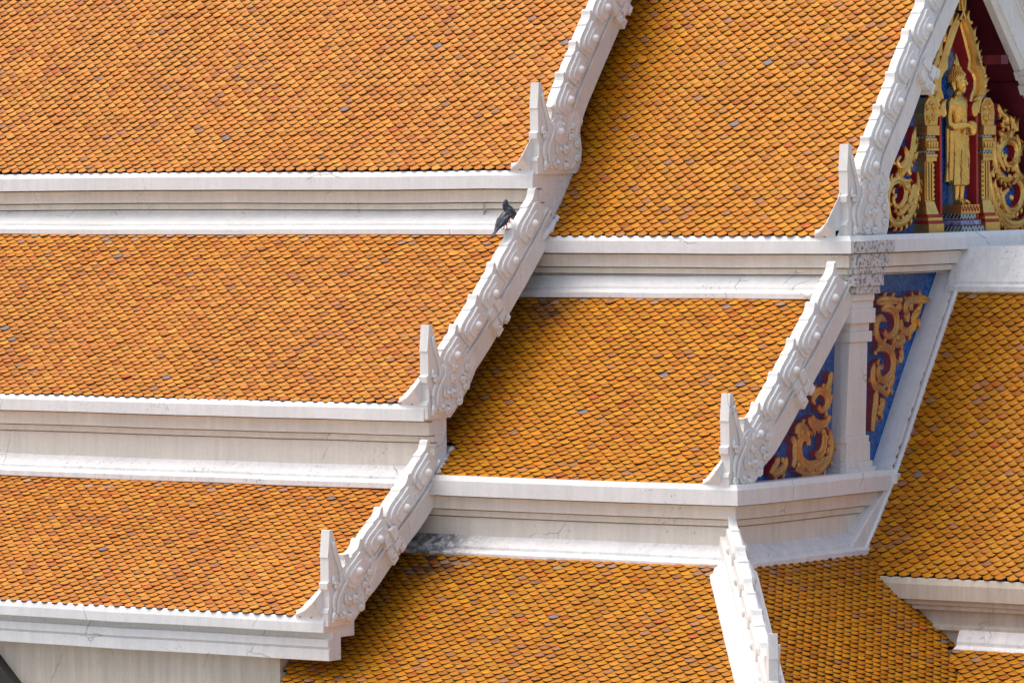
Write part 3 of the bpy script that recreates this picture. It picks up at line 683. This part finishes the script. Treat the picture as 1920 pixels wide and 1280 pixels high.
ornament('scroll_ornament', *Lw, [([(560, 870), (610, 880), (650, 800), (655, 690), (625, 640)], 56), ([(650, 900), (600, 965), (520, 985), (445, 945), (412, 860), (418, 770), (455, 715), (500, 740), (500, 790)], 62),
     ([(700, 640), (722, 760), (705, 890), (650, 990), (560, 1050), (460, 1045), (370, 1010)], 54), ([(530, 500), (560, 560), (620, 590), (675, 570), (705, 510)], 52), ([(560, 400), (545, 350), (590, 275), (650, 280), (685, 350), (670, 430), (625, 455), (590, 410)], 52),
     ([(715, 80), (705, 190), (665, 260), (620, 230)], 46), ([(500, 520), (540, 600), (620, 640)], 42), ([(330, 715), (372, 760), (372, 850), (372, 920), (350, 1000)], 52), ([(370, 680), (420, 610), (480, 640), (500, 720)], 50),
     ([(285, 905), (275, 985), (225, 1045), (150, 1070)], 52), ([(720, 300), (700, 380), (690, 440)], 34), ([(215, 900), (190, 980), (130, 1060)], 44)], Xp-.01, Xp+.075, 'copper',
     [((705, 800), 75, .10, .05), ((690, 880), 70, .09, .05), ((560, 1035), -20, .10, .05), ((470, 1030), -30, .09, .05), ((690, 330), 75, .09, .05)], [(430, 670, .03), (400, 980, .026), (640, 660, .025), (245, 930, .025)], 'orange gilded scroll left of the white pilaster')
Ow = ((1620, 540), 4.571)
ornament('scroll_ornament', *Ow, [([(150, 190), (220, 165), (280, 220), (292, 320), (262, 395), (210, 410), (178, 365)], 54), ([(192, 285), (155, 255), (120, 300), (118, 390), (150, 465), (185, 480)], 44), ([(570, 98), (490, 98), (400, 110), (365, 170), (385, 235), (375, 290)], 50),
     ([(500, 130), (470, 200), (435, 260), (440, 320), (390, 375), (335, 345), (322, 270)], 50), ([(110, 540), (180, 505), (240, 540), (262, 640), (240, 740), (180, 790), (135, 750), (135, 690), (170, 670)], 50), ([(110, 120), (200, 105), (300, 110), (330, 95)], 50), ([(300, 120), (310, 170), (280, 190)], 40),
     ([(300, 400), (345, 440), (300, 480), (240, 470)], 46), ([(95, 640), (85, 760), (105, 840), (150, 860), (210, 920)], 46), ([(115, 870), (110, 960), (100, 1050), (90, 1140), (80, 1225)], 46), ([(325, 520), (330, 580), (312, 640)], 40), ([(165, 940), (165, 1010), (130, 1090)], 42), ([(260, 720), (230, 850), (205, 910)], 34)], Xp-.01, Xp+.075, 'copper',
     [((240, 760), -100, .10, .05), ((460, 260), -70, .09, .05), ((410, 190), 70, .08, .06)], [(470, 180, .03), (295, 425, .03), (410, 130, .02), (285, 165, .022), (100, 555, .022), (320, 570, .02), (150, 960, .02)], 'orange gilded scroll right of the white pilaster')

# ---- niche: arch with flames, reveal, back, two slim pillars
XN = 2.80; YN = YC+.035
ni = MB(); Zo = lambda px, py: yz(1740+px/6.4, py/6.4, XN)
inR = [Zo(*p) for p in [(468, 285), (525, 470), (575, 640), (598, 720), (590, 835), (640, 890), (668, 960), (668, 1060), (640, 1140), (628, 1220)]]
outR = [Zo(*p) for p in [(548, 165), (600, 350), (650, 540), (690, 690), (715, 780), (752, 860), (772, 960), (768, 1080), (745, 1160), (740, 1220)]]
off = YN-inR[0][0]                                 # bring the arch's apex onto the centre line
inR = [(max(y+off, YN+.004), z) for y, z in inR]; outR = [(max(y+off, YN+.03), z) for y, z in outR]
outR[0] = (YN+.055, outR[0][1])
lz = lambda z: .075*max(0, z-10.7)
for sg in (1, -1):
    f_ = lambda p: (YN+sg*(p[0]-YN)+lz(p[1]), p[1])
    A_, B_ = [f_(p) for p in inR], [f_(p) for p in outR]; n = len(A_)
    vs = []
    for i in range(n):
        a, b = np.array(A_[i]), np.array(B_[i]); m1, m2 = a+(b-a)*.12, a+(b-a)*.55
        for p, x in ((a, XN-.16), (a, XN-.004), (m1, XN+.012), (m2, XN), (m2, XN+.022), (b, XN+.022), (b, XN-.16)): vs.append((x, p[0], p[1]))
    fr_, fg = [], []
    for i in range(n-1):
        for k_ in range(6): (fr_ if k_ == 0 else fg).append((i*7+k_, i*7+k_+1, (i+1)*7+k_+1, (i+1)*7+k_))
    o = len(ni.v); ni.add(vs, fg, 0)
    for f in fr_: ni.f.append([j+o for j in f]); ni.mi.append(1); ni.sm.append(False)
    # flames along the outer edge
    sm = smooth(B_, 3)
    for i in range(2, len(sm)-2, 3):
        p = sm[i]; d = sm[i-2]-sm[i+1]; ang = math.atan2(d[1], d[0])-sg*.45
        leaf(ni, p+np.array([sg*.012, -.02]), ang, .135, .07, XN-.03, XN+.016); ni.dome(p[0]+sg*.03, p[1]+.01, .02, XN+.014, .014, lambda y, z, x: (x, y, z))
    leaf(ni, (YN+sg*.30, 10.62), math.radians(90-sg*28), .20, .12, XN-.03, XN+.03)
    leaf(ni, (YN+sg*.26, 10.60), math.radians(90-sg*5), .14, .09, XN-.03, XN+.045)
# apex finial and the crossed band under it
ni.prism([(YN+.0, 11.52), (YN+.12, 11.52), (YN+.135, 11.72), (YN+.07, 12.05), (YN-.01, 11.72)], XN-.05, XN+.03, frame(0), 0)
for sg in (1, -1): ni.tube([(XN+.035, YN+.065+sg*.055, 11.70), (XN+.04, YN+.06+sg*.01, 11.52), (XN+.035, YN+.055-sg*.05, 11.44)], .012, 6)
nio = ni.build('niche_arch', [M['gold'], M['red']], wing, WB, .003); nio['label'] = 'gilded pointed arch edged with flames'
nb = MB()
nb.add([(XN-.15, YN-.42, 9.53), (XN-.15, YN+.42, 9.53), (XN-.15, YN+.40, 11.0), (XN-.15, YN, 11.7), (XN-.15, YN-.40, 11.0)], [(0, 1, 2, 3, 4)])
nb.build('niche_back', M['pale'], wing, WB, recalc=False)
for sg in (1, -1):
    rv = MB(); rv.box(XN-.15, XN+.02, YN+sg*.305-.018, YN+sg*.305+.018, 9.535, 10.64); rv.build('niche_jamb', M['red'], wing, WB, .003)
for sg in (-1, 1):
    p = MB(); yc = YN+sg*.475
    def blk(w_, z0, z1, d_, mi=0): p.box(XN-.12, XN+d_, yc-w_/2, yc+w_/2, z0, z1, mi)
    blk(.25, 9.535, 9.655, .075); blk(.225, 9.657, 9.68, .06, 1); blk(.235, 9.682, 9.71, .065); blk(.20, 9.712, 9.735, .045, 1)
    p.hexa([(XN-.1, yc-.10, 9.737), (XN+.04, yc-.10, 9.737), (XN+.04, yc+.10, 9.737), (XN-.1, yc+.10, 9.737)], [(XN-.1, yc-.07, 9.85), (XN+.01, yc-.07, 9.85), (XN+.01, yc+.07, 9.85), (XN-.1, yc+.07, 9.85)])
    blk(.135, 9.85, 10.20, .0)
    for k in (-1, 0, 1): p.box(XN, XN+.014, yc+k*.042-.012, yc+k*.042+.012, 9.86, 10.19)
    for k in (-.5, .5): p.box(XN-.0, XN+.004, yc+k*.042-.007, yc+k*.042+.007, 9.86, 10.18, 2)
    for k in range(8): p.dome(yc-sg*.062, 9.87+k*.042, .018, XN+.004, .012, lambda y, z, x: (x, y, z), 0)
    blk(.17, 10.20, 10.235, .03); blk(.185, 10.237, 10.262, .035); blk(.15, 10.264, 10.29, .02, 3); blk(.20, 10.292, 10.315, .045)
    for k in range(4): p.dome(yc-.066+k*.044, 10.36, .02, XN+.03, .025, lambda y, z, x: (x, y, z), 0); p.box(XN+.03, XN+.05, yc-.066+k*.044-.014, yc-.066+k*.044+.014, 10.32, 10.37)
    blk(.18, 10.317, 10.40, .03); blk(.16, 10.402, 10.425, .02, 3); blk(.205, 10.427, 10.51, .05); 
    p.prism([(yc-.10, 10.512), (yc+.10, 10.512), (yc+.115, 10.62), (yc+.10, 10.70), (yc+.04, 10.755), (yc-.04, 10.755), (yc-.10, 10.70), (yc-.115, 10.62)], XN-.1, XN+.03, frame(0))
    for (dy, dzz, r) in ((-.05, .04, .04), (.04, .05, .035), (0, .15, .05), (.06, .13, .03), (-.07, .14, .03)): curl(p, yc+dy, 10.53+dzz, r, lambda y, z, x: (x, y, z), XN+.035, dy*30, 1.1, 1, .010)
    p.build('niche_pillar', [M['gold'], M['red'], M['dark'], M['green']], wing, WB, .003)['label'] = 'slim gilded pillar %s of the statue' % ('left' if sg < 0 else 'right')

# ---- corner pilaster with stepped capital
cp = MB(); lean = lambda z: .10*(z-7.5)/1.3
def pblk(y0, y1, z0, z1, xf, y0t=None, y1t=None, xb=2.86):
    a, b = lean(z0), lean(z1); y0t = y0 if y0t is None else y0t; y1t = y1 if y1t is None else y1t
    cp.hexa([(xb, y0+a, z0), (xf, y0+a, z0), (xf, y1+a, z0), (xb, y1+a, z0)], [(xb, y0t+b, z1), (xf, y0t+b, z1), (xf, y1t+b, z1), (xb, y1t+b, z1)])
pblk(.20, .66, 7.49, 7.62, 3.10); pblk(.215, .625, 7.62, 7.67, 3.085); pblk(.225, .60, 7.67, 7.83, 3.075, .235, .59); pblk(.225, .585, 7.83, 7.885, 3.065)
pblk(.245, .555, 7.885, 8.68, 3.05, .255, .535)
pblk(.235, .575, 8.68, 8.77, 3.07); pblk(.255, .545, 8.77, 8.84, 3.055)
pblk(.22, .585, 8.84, 8.965, 3.09); pblk(.235, .56, 8.965, 9.03, 3.08); pblk(.235, .545, 9.03, 9.09, 3.10)
cpo = cp.build('corner_pilaster', M['board'], wing, WB, .004)
kc = MB()
kc.box(2.86, 3.135, .34, .70, 9.09, 9.155); kc.box(2.86, 3.15, .30, .735, 9.155, 9.26); kc.box(2.86, 3.16, .28, .76, 9.26, 9.315); kc.box(2.86, 3.172, .26, .79, 9.315, 9.43); kc.box(2.86, 3.20, .22, .84, 9.436, 9.543)
kc.build('capital', M['black'], cpo, WB, .004)

# ------------------------------------------------------------------ porch roof on the right
PB = (4.6, 2.4, 0)
porch = thing('temple_porch', 'small porch at the right edge, steep tiles under a broad white ridge cap', 'temple', PB)
C1 = [(.23, 6.715), (.42, 6.94), (.66, 7.22), (.94, 7.60), (1.2, 8.0), (1.46, 8.40), (1.93, 9.10)]
C2 = [(.17-KS*1.5, 6.10-1.5), (.17-KS*.8, 6.10-.8), (.17, 6.10)]
rC1 = tiles('roof_tier', porch, PB, (1, 0, 0), (0, 1, 0), (0, 0, 0), C1, 3.155, 8.4, 'low', seed=8)
keepC2 = lambda p: p[:, 0] > XD+(ZS-p[:, 2])*KD-.02
rC2 = tiles('roof_tier', porch, PB, (1, 0, 0), (0, 1, 0), (0, 0, 0), C2, 3.6, 8.4, 'low', keep=keepC2, seed=9)
rC1['label'] = 'steep upper tile slope of the porch'; rC2['label'] = 'lower tile slope of the porch in the bottom corner'
pc = MB(); zc = 6.545
pc.sweep([(3.2, .2), (8.5, .2)], [(o, zc+z) for o, z in [(-.5, .17), (-.018, .182), (0, .128), (0, 0), (-.035, .003), (-.035, -.043), (-.06, -.04), (-.06, -.085), (-.12, -.082), (-.12, -.20), (-.085, -.215), (-.085, -.255), (-.5, -.255)]])
pco = pc.build('cornice', M['cream'], rC1, PB, .004)
pf = MB(); pf.sweep([(4.15, .2), (8.5, .2)], [(o, zc+z) for o, z in [(-.4, -.24), (-.085, -.245), (-.035, -.34), (-.035, -.372), (.0, -.388), (.012, -.40), (.0, -.452), (-.03, -.47), (-.4, -.47)]]); pf.build('flashing', M['dirty'], pco, PB, .004)
rc = MB()
rp = [(2.08, 9.46), (1.90, 9.16), (1.90, 9.132), (1.865, 9.12), (1.86, 9.07), (2.0, 9.0), (2.95, 9.0), (3.05, 9.07), (3.045, 9.12), (3.015, 9.132), (3.015, 9.16), (2.85, 9.46)]
rc.prism(rp, 3.06, 8.5, frame(0)); rc.build('ridge_cap', M['dirty'], porch, PB, .005)
# sloping flashing between the porch tiles and the end wall
fl = MB(); c = np.array(smooth([(.36, 6.86)]+C1[2:]+[(2.05, 9.28)], 5)); n = len(c); vs, fs = [], []
sec = [(2.90, .035), (2.975, .035), (3.112, .028), (3.116, .012), (3.126, .03), (3.16, .05), (3.186, .045), (3.19, -.05), (2.90, -.05)]
for i in range(n):
    tg = c[min(i+1, n-1)]-c[max(i-1, 0)]; tg /= np.linalg.norm(tg); nq = np.array([-tg[1], tg[0]])
    for x, h in sec: vs.append((x, c[i][0]+nq[0]*h, c[i][1]+nq[1]*h))
K = len(sec)
for i in range(n-1):
    for k in range(K): fs.append((i*K+k, i*K+(k+1) % K, (i+1)*K+(k+1) % K, (i+1)*K+k))
fs += [list(range(K)), list(range((n-1)*K, n*K))[::-1]]; fl.add(vs, fs); fl.box(3.0, 3.22, .80, .96, 7.46, 7.55)
fl.prism([(.30, 6.84), (.44, 6.96), (.60, 7.16), (.88, 7.52), (.84, 7.53), (.70, 7.41), (.50, 7.25), (.28, 7.06), (.16, 6.96), (.14, 6.88)], 2.9, 3.168, frame(0))
fl.build('wall_flashing', M['plaster'], porch, PB, .005)
lw = MB(); lw.box(3.3, 8.4, .34, 4.6, 0, 6.4); lw.build('wall', M['cream'], porch, PB)

# ------------------------------------------------------------------ statue
def ell(cx, cy, z, rx, ry, K=28, p=2.2, fold=0.0, nf=9):
    out = []
    for k in range(K):
        t = 2*math.pi*k/K; c_, s_ = math.cos(t), math.sin(t)
        r = 1+fold*math.cos(nf*t); out.append((cx+rx*r*math.copysign(abs(c_)**(2/p), c_), cy+ry*r*math.copysign(abs(s_)**(2/p), s_), z))
    return out
XS, YS, ZB, KST = 2.80, YC+.05, 9.815, 1.055
stt = thing('standing_statue', 'golden robed standing statue holding an alms bowl, inside the pointed gable niche', 'statue', (XS, YS, ZB))
sb = MB()
R = []
for z, cx, rx, ry, fo in [(.160, .0, .085, .125, .05), (.175, .0, .090, .135, .06), (.25, .0, .082, .122, .045), (.35, 0, .078, .115, .03), (.45, 0, .078, .112, .02), (.54, .0, .080, .115, .015), (.62, .002, .076, .108, .01),
                          (.69, .004, .070, .100, 0), (.76, .006, .076, .112, 0), (.82, .006, .080, .130, 0), (.865, .002, .074, .132, 0), (.895, -.004, .058, .105, 0), (.915, -.006, .042, .060, 0), (.93, -.004, .036, .038, 0), (.955, .0, .036, .036, 0), (.965, .004, .038, .036, 0)]:
    R.append(ell(cx, 0, z, rx, ry, fold=fo))
sb.rings(R)
# legs and feet
for sg in (-1, 1):
    sb.tube([(0, sg*.055, .22), (.0, sg*.055, .12), (-.004, sg*.054, .05), (.0, sg*.054, .02)], [.042, .038, .030, .034], 12)
    R = [ell(x, sg*(.054+.006*i), .022+dz_, .012, 0, 4) for i, (x, dz_) in enumerate([(0, 0)])]
    sb.tube([(-.028, sg*.054, .022), (.01, sg*.055, .026), (.06, sg*.06, .020), (.095, sg*.063, .014)], [.022, .028, .027, .016], 10)
    for k in range(5): sb.tube([(.085, sg*.063+(k-2)*.0115, .013), (.112-abs(k-1.4)*.004, sg*.063+(k-2)*.013, .009)], [.009, .0065], 6)
# head, face, ears, neck
sb.ball((.004, 0, 1.012), (.066, .058, .078), 20, 14); sb.ball((.022, 0, .975), (.046, .044, .046), 16, 10)
sb.tube([(.066, 0, 1.035), (.080, 0, 1.005), (.076, 0, .995)], [.009, .013, .011], 8)
sb.tube([(.060, -.020, .966), (.068, 0, .968), (.060, .020, .966)], [.005, .008, .005], 6); sb.tube([(.058, -.016, .957), (.065, 0, .956), (.058, .016, .957)], [.005, .008, .005], 6)
sb.ball((.052, 0, .940), (.020, .018, .015))
for sg in (-1, 1):
    sb.tube([(.050, sg*.042, 1.034), (.064, sg*.024, 1.041), (.066, sg*.008, 1.033)], [.004, .006, .004], 6)
    sb.tube([(.056, sg*.036, 1.014), (.064, sg*.022, 1.013), (.064, sg*.012, 1.013)], [.004, .0075, .004], 6)
    sb.tube([(.000, sg*.060, 1.045), (-.010, sg*.066, 1.02), (-.004, sg*.064, .985), (.002, sg*.060, .945)], [.011, .014, .011, .009], 8)
# arms: shoulder, elbow, wrist, palm, fingers closed round the bowl
for sg in (-1, 1):
    sb.tube([(-.006, sg*.118, .872), (-.014, sg*.152, .83), (-.022, sg*.165, .74), (-.012, sg*.160, .665), (.03, sg*.142, .648), (.10, sg*.100, .655), (.145, sg*.072, .662)], [.046, .046, .040, .037, .036, .029, .022], 14)
    sb.tube([(.140, sg*.074, .660), (.165, sg*.062, .655), (.185, sg*.052, .652)], [.019, .021, .017], 10)
    for k in range(4): sb.tube([(.183, sg*(.058-.004*k), .664-.014*k), (.205-.004*abs(k-1), sg*(.040-.004*k), .663-.015*k), (.214-.005*abs(k-1), sg*.016, .660-.016*k)], [.0085, .008, .0065], 7)
    sb.tube([(.160, sg*.050, .672), (.172, sg*.036, .690), (.180, sg*.022, .694)], [.010, .0085, .007], 7)
# robe: hanging edge behind the arm, sash over the shoulder, hem folds
for sg in (-1, 1):
    sb.tube([(-.045, sg*.155, .66), (-.05, sg*.150, .50), (-.055, sg*.145, .32), (-.06, sg*.155, .19)], [.022, .020, .020, .026], 10)
    sb.tube([(-.02, sg*.125, .64), (-.03, sg*.120, .45), (-.035, sg*.125, .20)], [.035, .034, .036], 10)
for k in range(5):
    a = k/4; z0 = .80-.05*k
    sb.tube([(.03, -.105+.01*k, z0-.02), (.070, -.05, z0-.035-.01*k), (.080, .02, z0-.01), (.060, .085, z0+.06)], .006, 6)
for k in range(7):
    y = -.055+.026*k
    sb.tube([(.072, .03+.012*k, .58), (.080, y, .46-.012*k), (.084, y-.02, .33-.01*k), (.088, y-.03, .17)], [.005, .007, .007, .008], 6)
for k in range(3): sb.tube([(.02, -.115, .30+.07*k), (.070, -.075, .255+.06*k), (.088, .0, .245+.05*k), (.078, .08, .30+.06*k)], .006, 6)
def girth(z):
    t = min(1, max(0, (z-.90)/.07)); return .83+.34*t*t*(3-2*t)
sb.v = [(XS+x*KST*.97*girth(z), YS+y*KST*.88*girth(z), ZB+z*KST) for x, y, z in sb.v]
so_ = sb.build('body', M['statue'], stt, (XS, YS, ZB))
md = so_.modifiers.new('skin', 'REMESH'); md.mode = 'VOXEL'; md.voxel_size = .0055; md.use_smooth_shade = True
md = so_.modifiers.new('soft', 'SMOOTH'); md.factor = .5; md.iterations = 2
def scaled(m):
    m.v = [(XS+(x-XS)*KST*.97*girth(z-ZB), YS+(y-YS)*KST*.88*girth(z-ZB), ZB+(z-ZB)*KST) for x, y, z in m.v]; return m
hb = MB()
hb.ball((XS-.008, YS, ZB+1.05), (.070, .064, .070), 20, 12)
hb.ball((XS-.014, YS, ZB+1.115), (.042, .040, .044), 16, 10)
for ring in range(9):
    el = -.35+ring*.2; nn = max(4, int(26*math.cos(el)))
    for k in range(nn):
        t = 2*math.pi*(k+.5*(ring % 2))/nn; x, y, z = .072*math.cos(el)*math.cos(t), .066*math.cos(el)*math.sin(t), .072*math.sin(el)
        if x > .035 and z < .022: continue
        hb.ball((XS-.008+x, YS+y, ZB+1.05+z), .0095, 7, 5)
for ring in range(5):
    el = 0.05+ring*.3; nn = max(4, int(15*math.cos(el)))
    for k in range(nn):
        t = 2*math.pi*(k+.5*(ring % 2))/nn; hb.ball((XS-.014+.043*math.cos(el)*math.cos(t), YS+.041*math.cos(el)*math.sin(t), ZB+1.115+.045*math.sin(el)), .0085, 7, 5)
scaled(hb).build('hair', M['statue'], stt, (XS, YS, ZB))
fm = MB(); fm.rings([ell(XS-.014, YS, ZB+z, r, r, 12) for z, r in [(1.15, .020), (1.165, .030), (1.185, .026), (1.21, .018), (1.235, .011), (1.262, .003)]])
for sg in (-1, 1): fm.tube([(XS-.014, YS+sg*.02, ZB+1.16), (XS-.014, YS+sg*.030, ZB+1.185), (XS-.014, YS+sg*.018, ZB+1.215)], [.008, .009, .003], 6)
scaled(fm).build('flame_crest', M['statue'], stt, (XS, YS, ZB))
bw = MB(); bw.rings([ell(XS+.165, YS, ZB+z, r, r, 20) for z, r in [(.575, .022), (.585, .040), (.61, .052), (.64, .054), (.665, .048), (.672, .050), (.676, .050), (.690, .030), (.697, .008)]]); scaled(bw).build('alms_bowl', M['statue'], stt, (XS, YS, ZB))
# pedestal
ped = thing('mosaic_pedestal', 'stepped pedestal of blue and green glass mosaic under the golden statue', 'pedestal', (XS, YS, 9.54))
PBs = (XS, YS, 9.54)
def pbox(name, hx, hy, z0, z1, mat, mi2=None):
    m = MB(); m.box(XS-.13, XS+hx, YS-hy, YS+hy, z0, z1); return m.build(name, mat, ped, PBs, .003)
pbox('plinth', .15, .185, 9.542, 9.628, M['green']); pbox('red_band', .153, .188, 9.629, 9.635, M['red']); pbox('step', .13, .165, 9.636, 9.678, M['pale']); pbox('red_band', .132, .168, 9.679, 9.685, M['red'])
pbox('neck', .10, .13, 9.686, 9.738, M['green'])
tp = MB(); tp.box(XS-.13, XS+.125, YS-.155, YS+.155, 9.739, 9.815)
for k in range(6): tp.tube([(XS+.127, YS-.15+k*.05, 9.808), (XS+.128, YS-.125+k*.05, 9.755), (XS+.127, YS-.10+k*.05, 9.808)], .004, 5, 1)
tp.build('top_slab', [M['gold'], M['red']], ped, PBs, .003)

# ------------------------------------------------------------------ bird netting: thin cords in two diagonal sets
def netting(label, poly, x, cell, base):
    t = thing('bird_net', label, 'netting', base, 'bird nets over the blue mosaic'); m = MB(); P = [np.array(p) for p in poly]
    for ang in (math.radians(58), math.radians(122)):
        d = np.array([math.cos(ang), math.sin(ang)]); q = np.array([-d[1], d[0]]); pr = [p@q for p in P]; k = math.ceil(min(pr)/cell)
        while k*cell < max(pr):
            o = k*cell; hits = []
            for i in range(len(P)):
                a, b = P[i], P[(i+1) % len(P)]; fa, fb = a@q-o, b@q-o
                if fa*fb < 0: hits.append((a+(b-a)*fa/(fa-fb))@d)
            hits.sort()
            for h0, h1 in zip(hits[::2], hits[1::2]):
                a, b = d*h0+q*o, d*h1+q*o; m.tube([(x+.004*math.sin(k*.9), a[0], a[1]), (x+.006, (a[0]+b[0])/2, (a[1]+b[1])/2), (x, b[0], b[1])], .0008, 3, 0, False)
            k += 1
    m.build('cord', M['net'], t, base, 0, False); return t
netting('fine diagonal bird net over the blue wall right of the white pilaster', [(.55, 7.5), (.60, 7.5), (1.62, 9.2), (1.60, 9.25), (.58, 9.25)], Xp+.125, .021, (Xp, .9, 8.4))
netting('fine diagonal bird net over the blue wall left of the white pilaster', [(-1.0, 7.5), (.22, 7.5), (.24, 8.7), (.05, 8.7)], Xp+.125, .021, (Xp, 0, 8))
netting('fine diagonal bird net hung behind the golden statue', [(YC-.28, 9.72), (YC+.28, 9.72), (YC+.28, 11.0), (YC, 11.5), (YC-.28, 11.0)], XN-.12, .021, (XN-.12, YC, 10.4))

# ------------------------------------------------------------------ pigeons
def pigeon(label, feet, yaw, head, tail, k=1.0, pitch=0.0):
    t = thing('pigeon', label, 'pigeon', feet, 'pigeons on the gable board'); c, s_ = math.cos(yaw), math.sin(yaw)
    cp_, sp_ = math.cos(pitch), math.sin(pitch)
    def W(f, l, u):
        if u > .05 or f < -.05: f, u = f*cp_-(u-.05)*sp_, .05+f*sp_+(u-.05)*cp_
        return W0(f, l, u)
    W0 = lambda f, l, u: (feet[0]+k*(c*f-s_*l), feet[1]+k*(s_*f+c*l), feet[2]+k*u)
    b = MB()
    prof_ = [(-.085, .060, .018, .022), (-.06, .072, .034, .036), (-.03, .088, .047, .048), (.005, .104, .054, .056), (.035, .116, .050, .054), (.06, .124, .036, .040), (.075, .130, .022, .026)]
    R = []
    for f, u, ry, rz in prof_: R.append([W(f, ry*math.cos(a), u+rz*math.sin(a)) for a in [2*math.pi*i/14 for i in range(14)]])
    b.rings(R)
    # neck and head
    b.tube([W(*p) for p in head[:-1]], [.034, .028, .022, .021][:len(head)-1], 10); b.ball(W(*head[-2]), .0225*k)
    h0, h1 = np.array(head[-2]), np.array(head[-1]); b.tube([W(*(h0+(h1-h0)*.6)), W(*h1)], [.008, .003], 6)
    # folded wings and tail
    for sg in (-1, 1): b.tube([W(.045, sg*.046, .118), (W(-.01, sg*.055, .100)), W(-.07, sg*.034, .068), W(-.125, sg*.016, .04)], [.018, .026, .018, .006], 8)
    b.rings([[W(f, wd*cc, u+th*ss) for cc, ss in [(math.cos(a), math.sin(a)) for a in [2*math.pi*i/10 for i in range(10)]]] for f, u, wd, th in tail])
    o = b.build('body', M['bird'], t, feet); md = o.modifiers.new('skin', 'REMESH'); md.mode = 'VOXEL'; md.voxel_size = .0045; md.use_smooth_shade = True
    for sg in (-1, 1):
        l = MB(); l.tube([W(.0, sg*.022, .06), W(.006, sg*.022, .03), W(.0, sg*.024, .004)], [.008, .0055, .005], 6)
        for a in (-.5, 0, .5, math.pi): l.tube([W(0, sg*.024, .005), W(.03*math.cos(a), sg*.024+.03*math.sin(a), .004)], [.004, .002], 5)
        l.build('leg', M['foot'], t, feet)
TL = [(-.06, .064, .022, .014), (-.10, .045, .026, .010), (-.15, .020, .028, .006), (-.185, .0, .028, .005)]
p1 = yz(955, 431, 0); p2 = yz(963, 418, -.1)
pigeon('dark pigeon in front, tail and wing tip hanging down over the gable board', (-.045, p1[0], p1[1]), math.radians(72), [(.055, 0, .125), (.08, .01, .130), (.09, .03, .110), (.10, .05, .095)], TL, .92, math.radians(22))
pigeon('dark pigeon with raised head and hunched back, behind its mate', (-.15, p2[0], p2[1]), math.radians(235), [(.05, 0, .125), (.07, 0, .16), (.075, 0, .185), (.10, .01, .176)], TL, .92, math.radians(18))
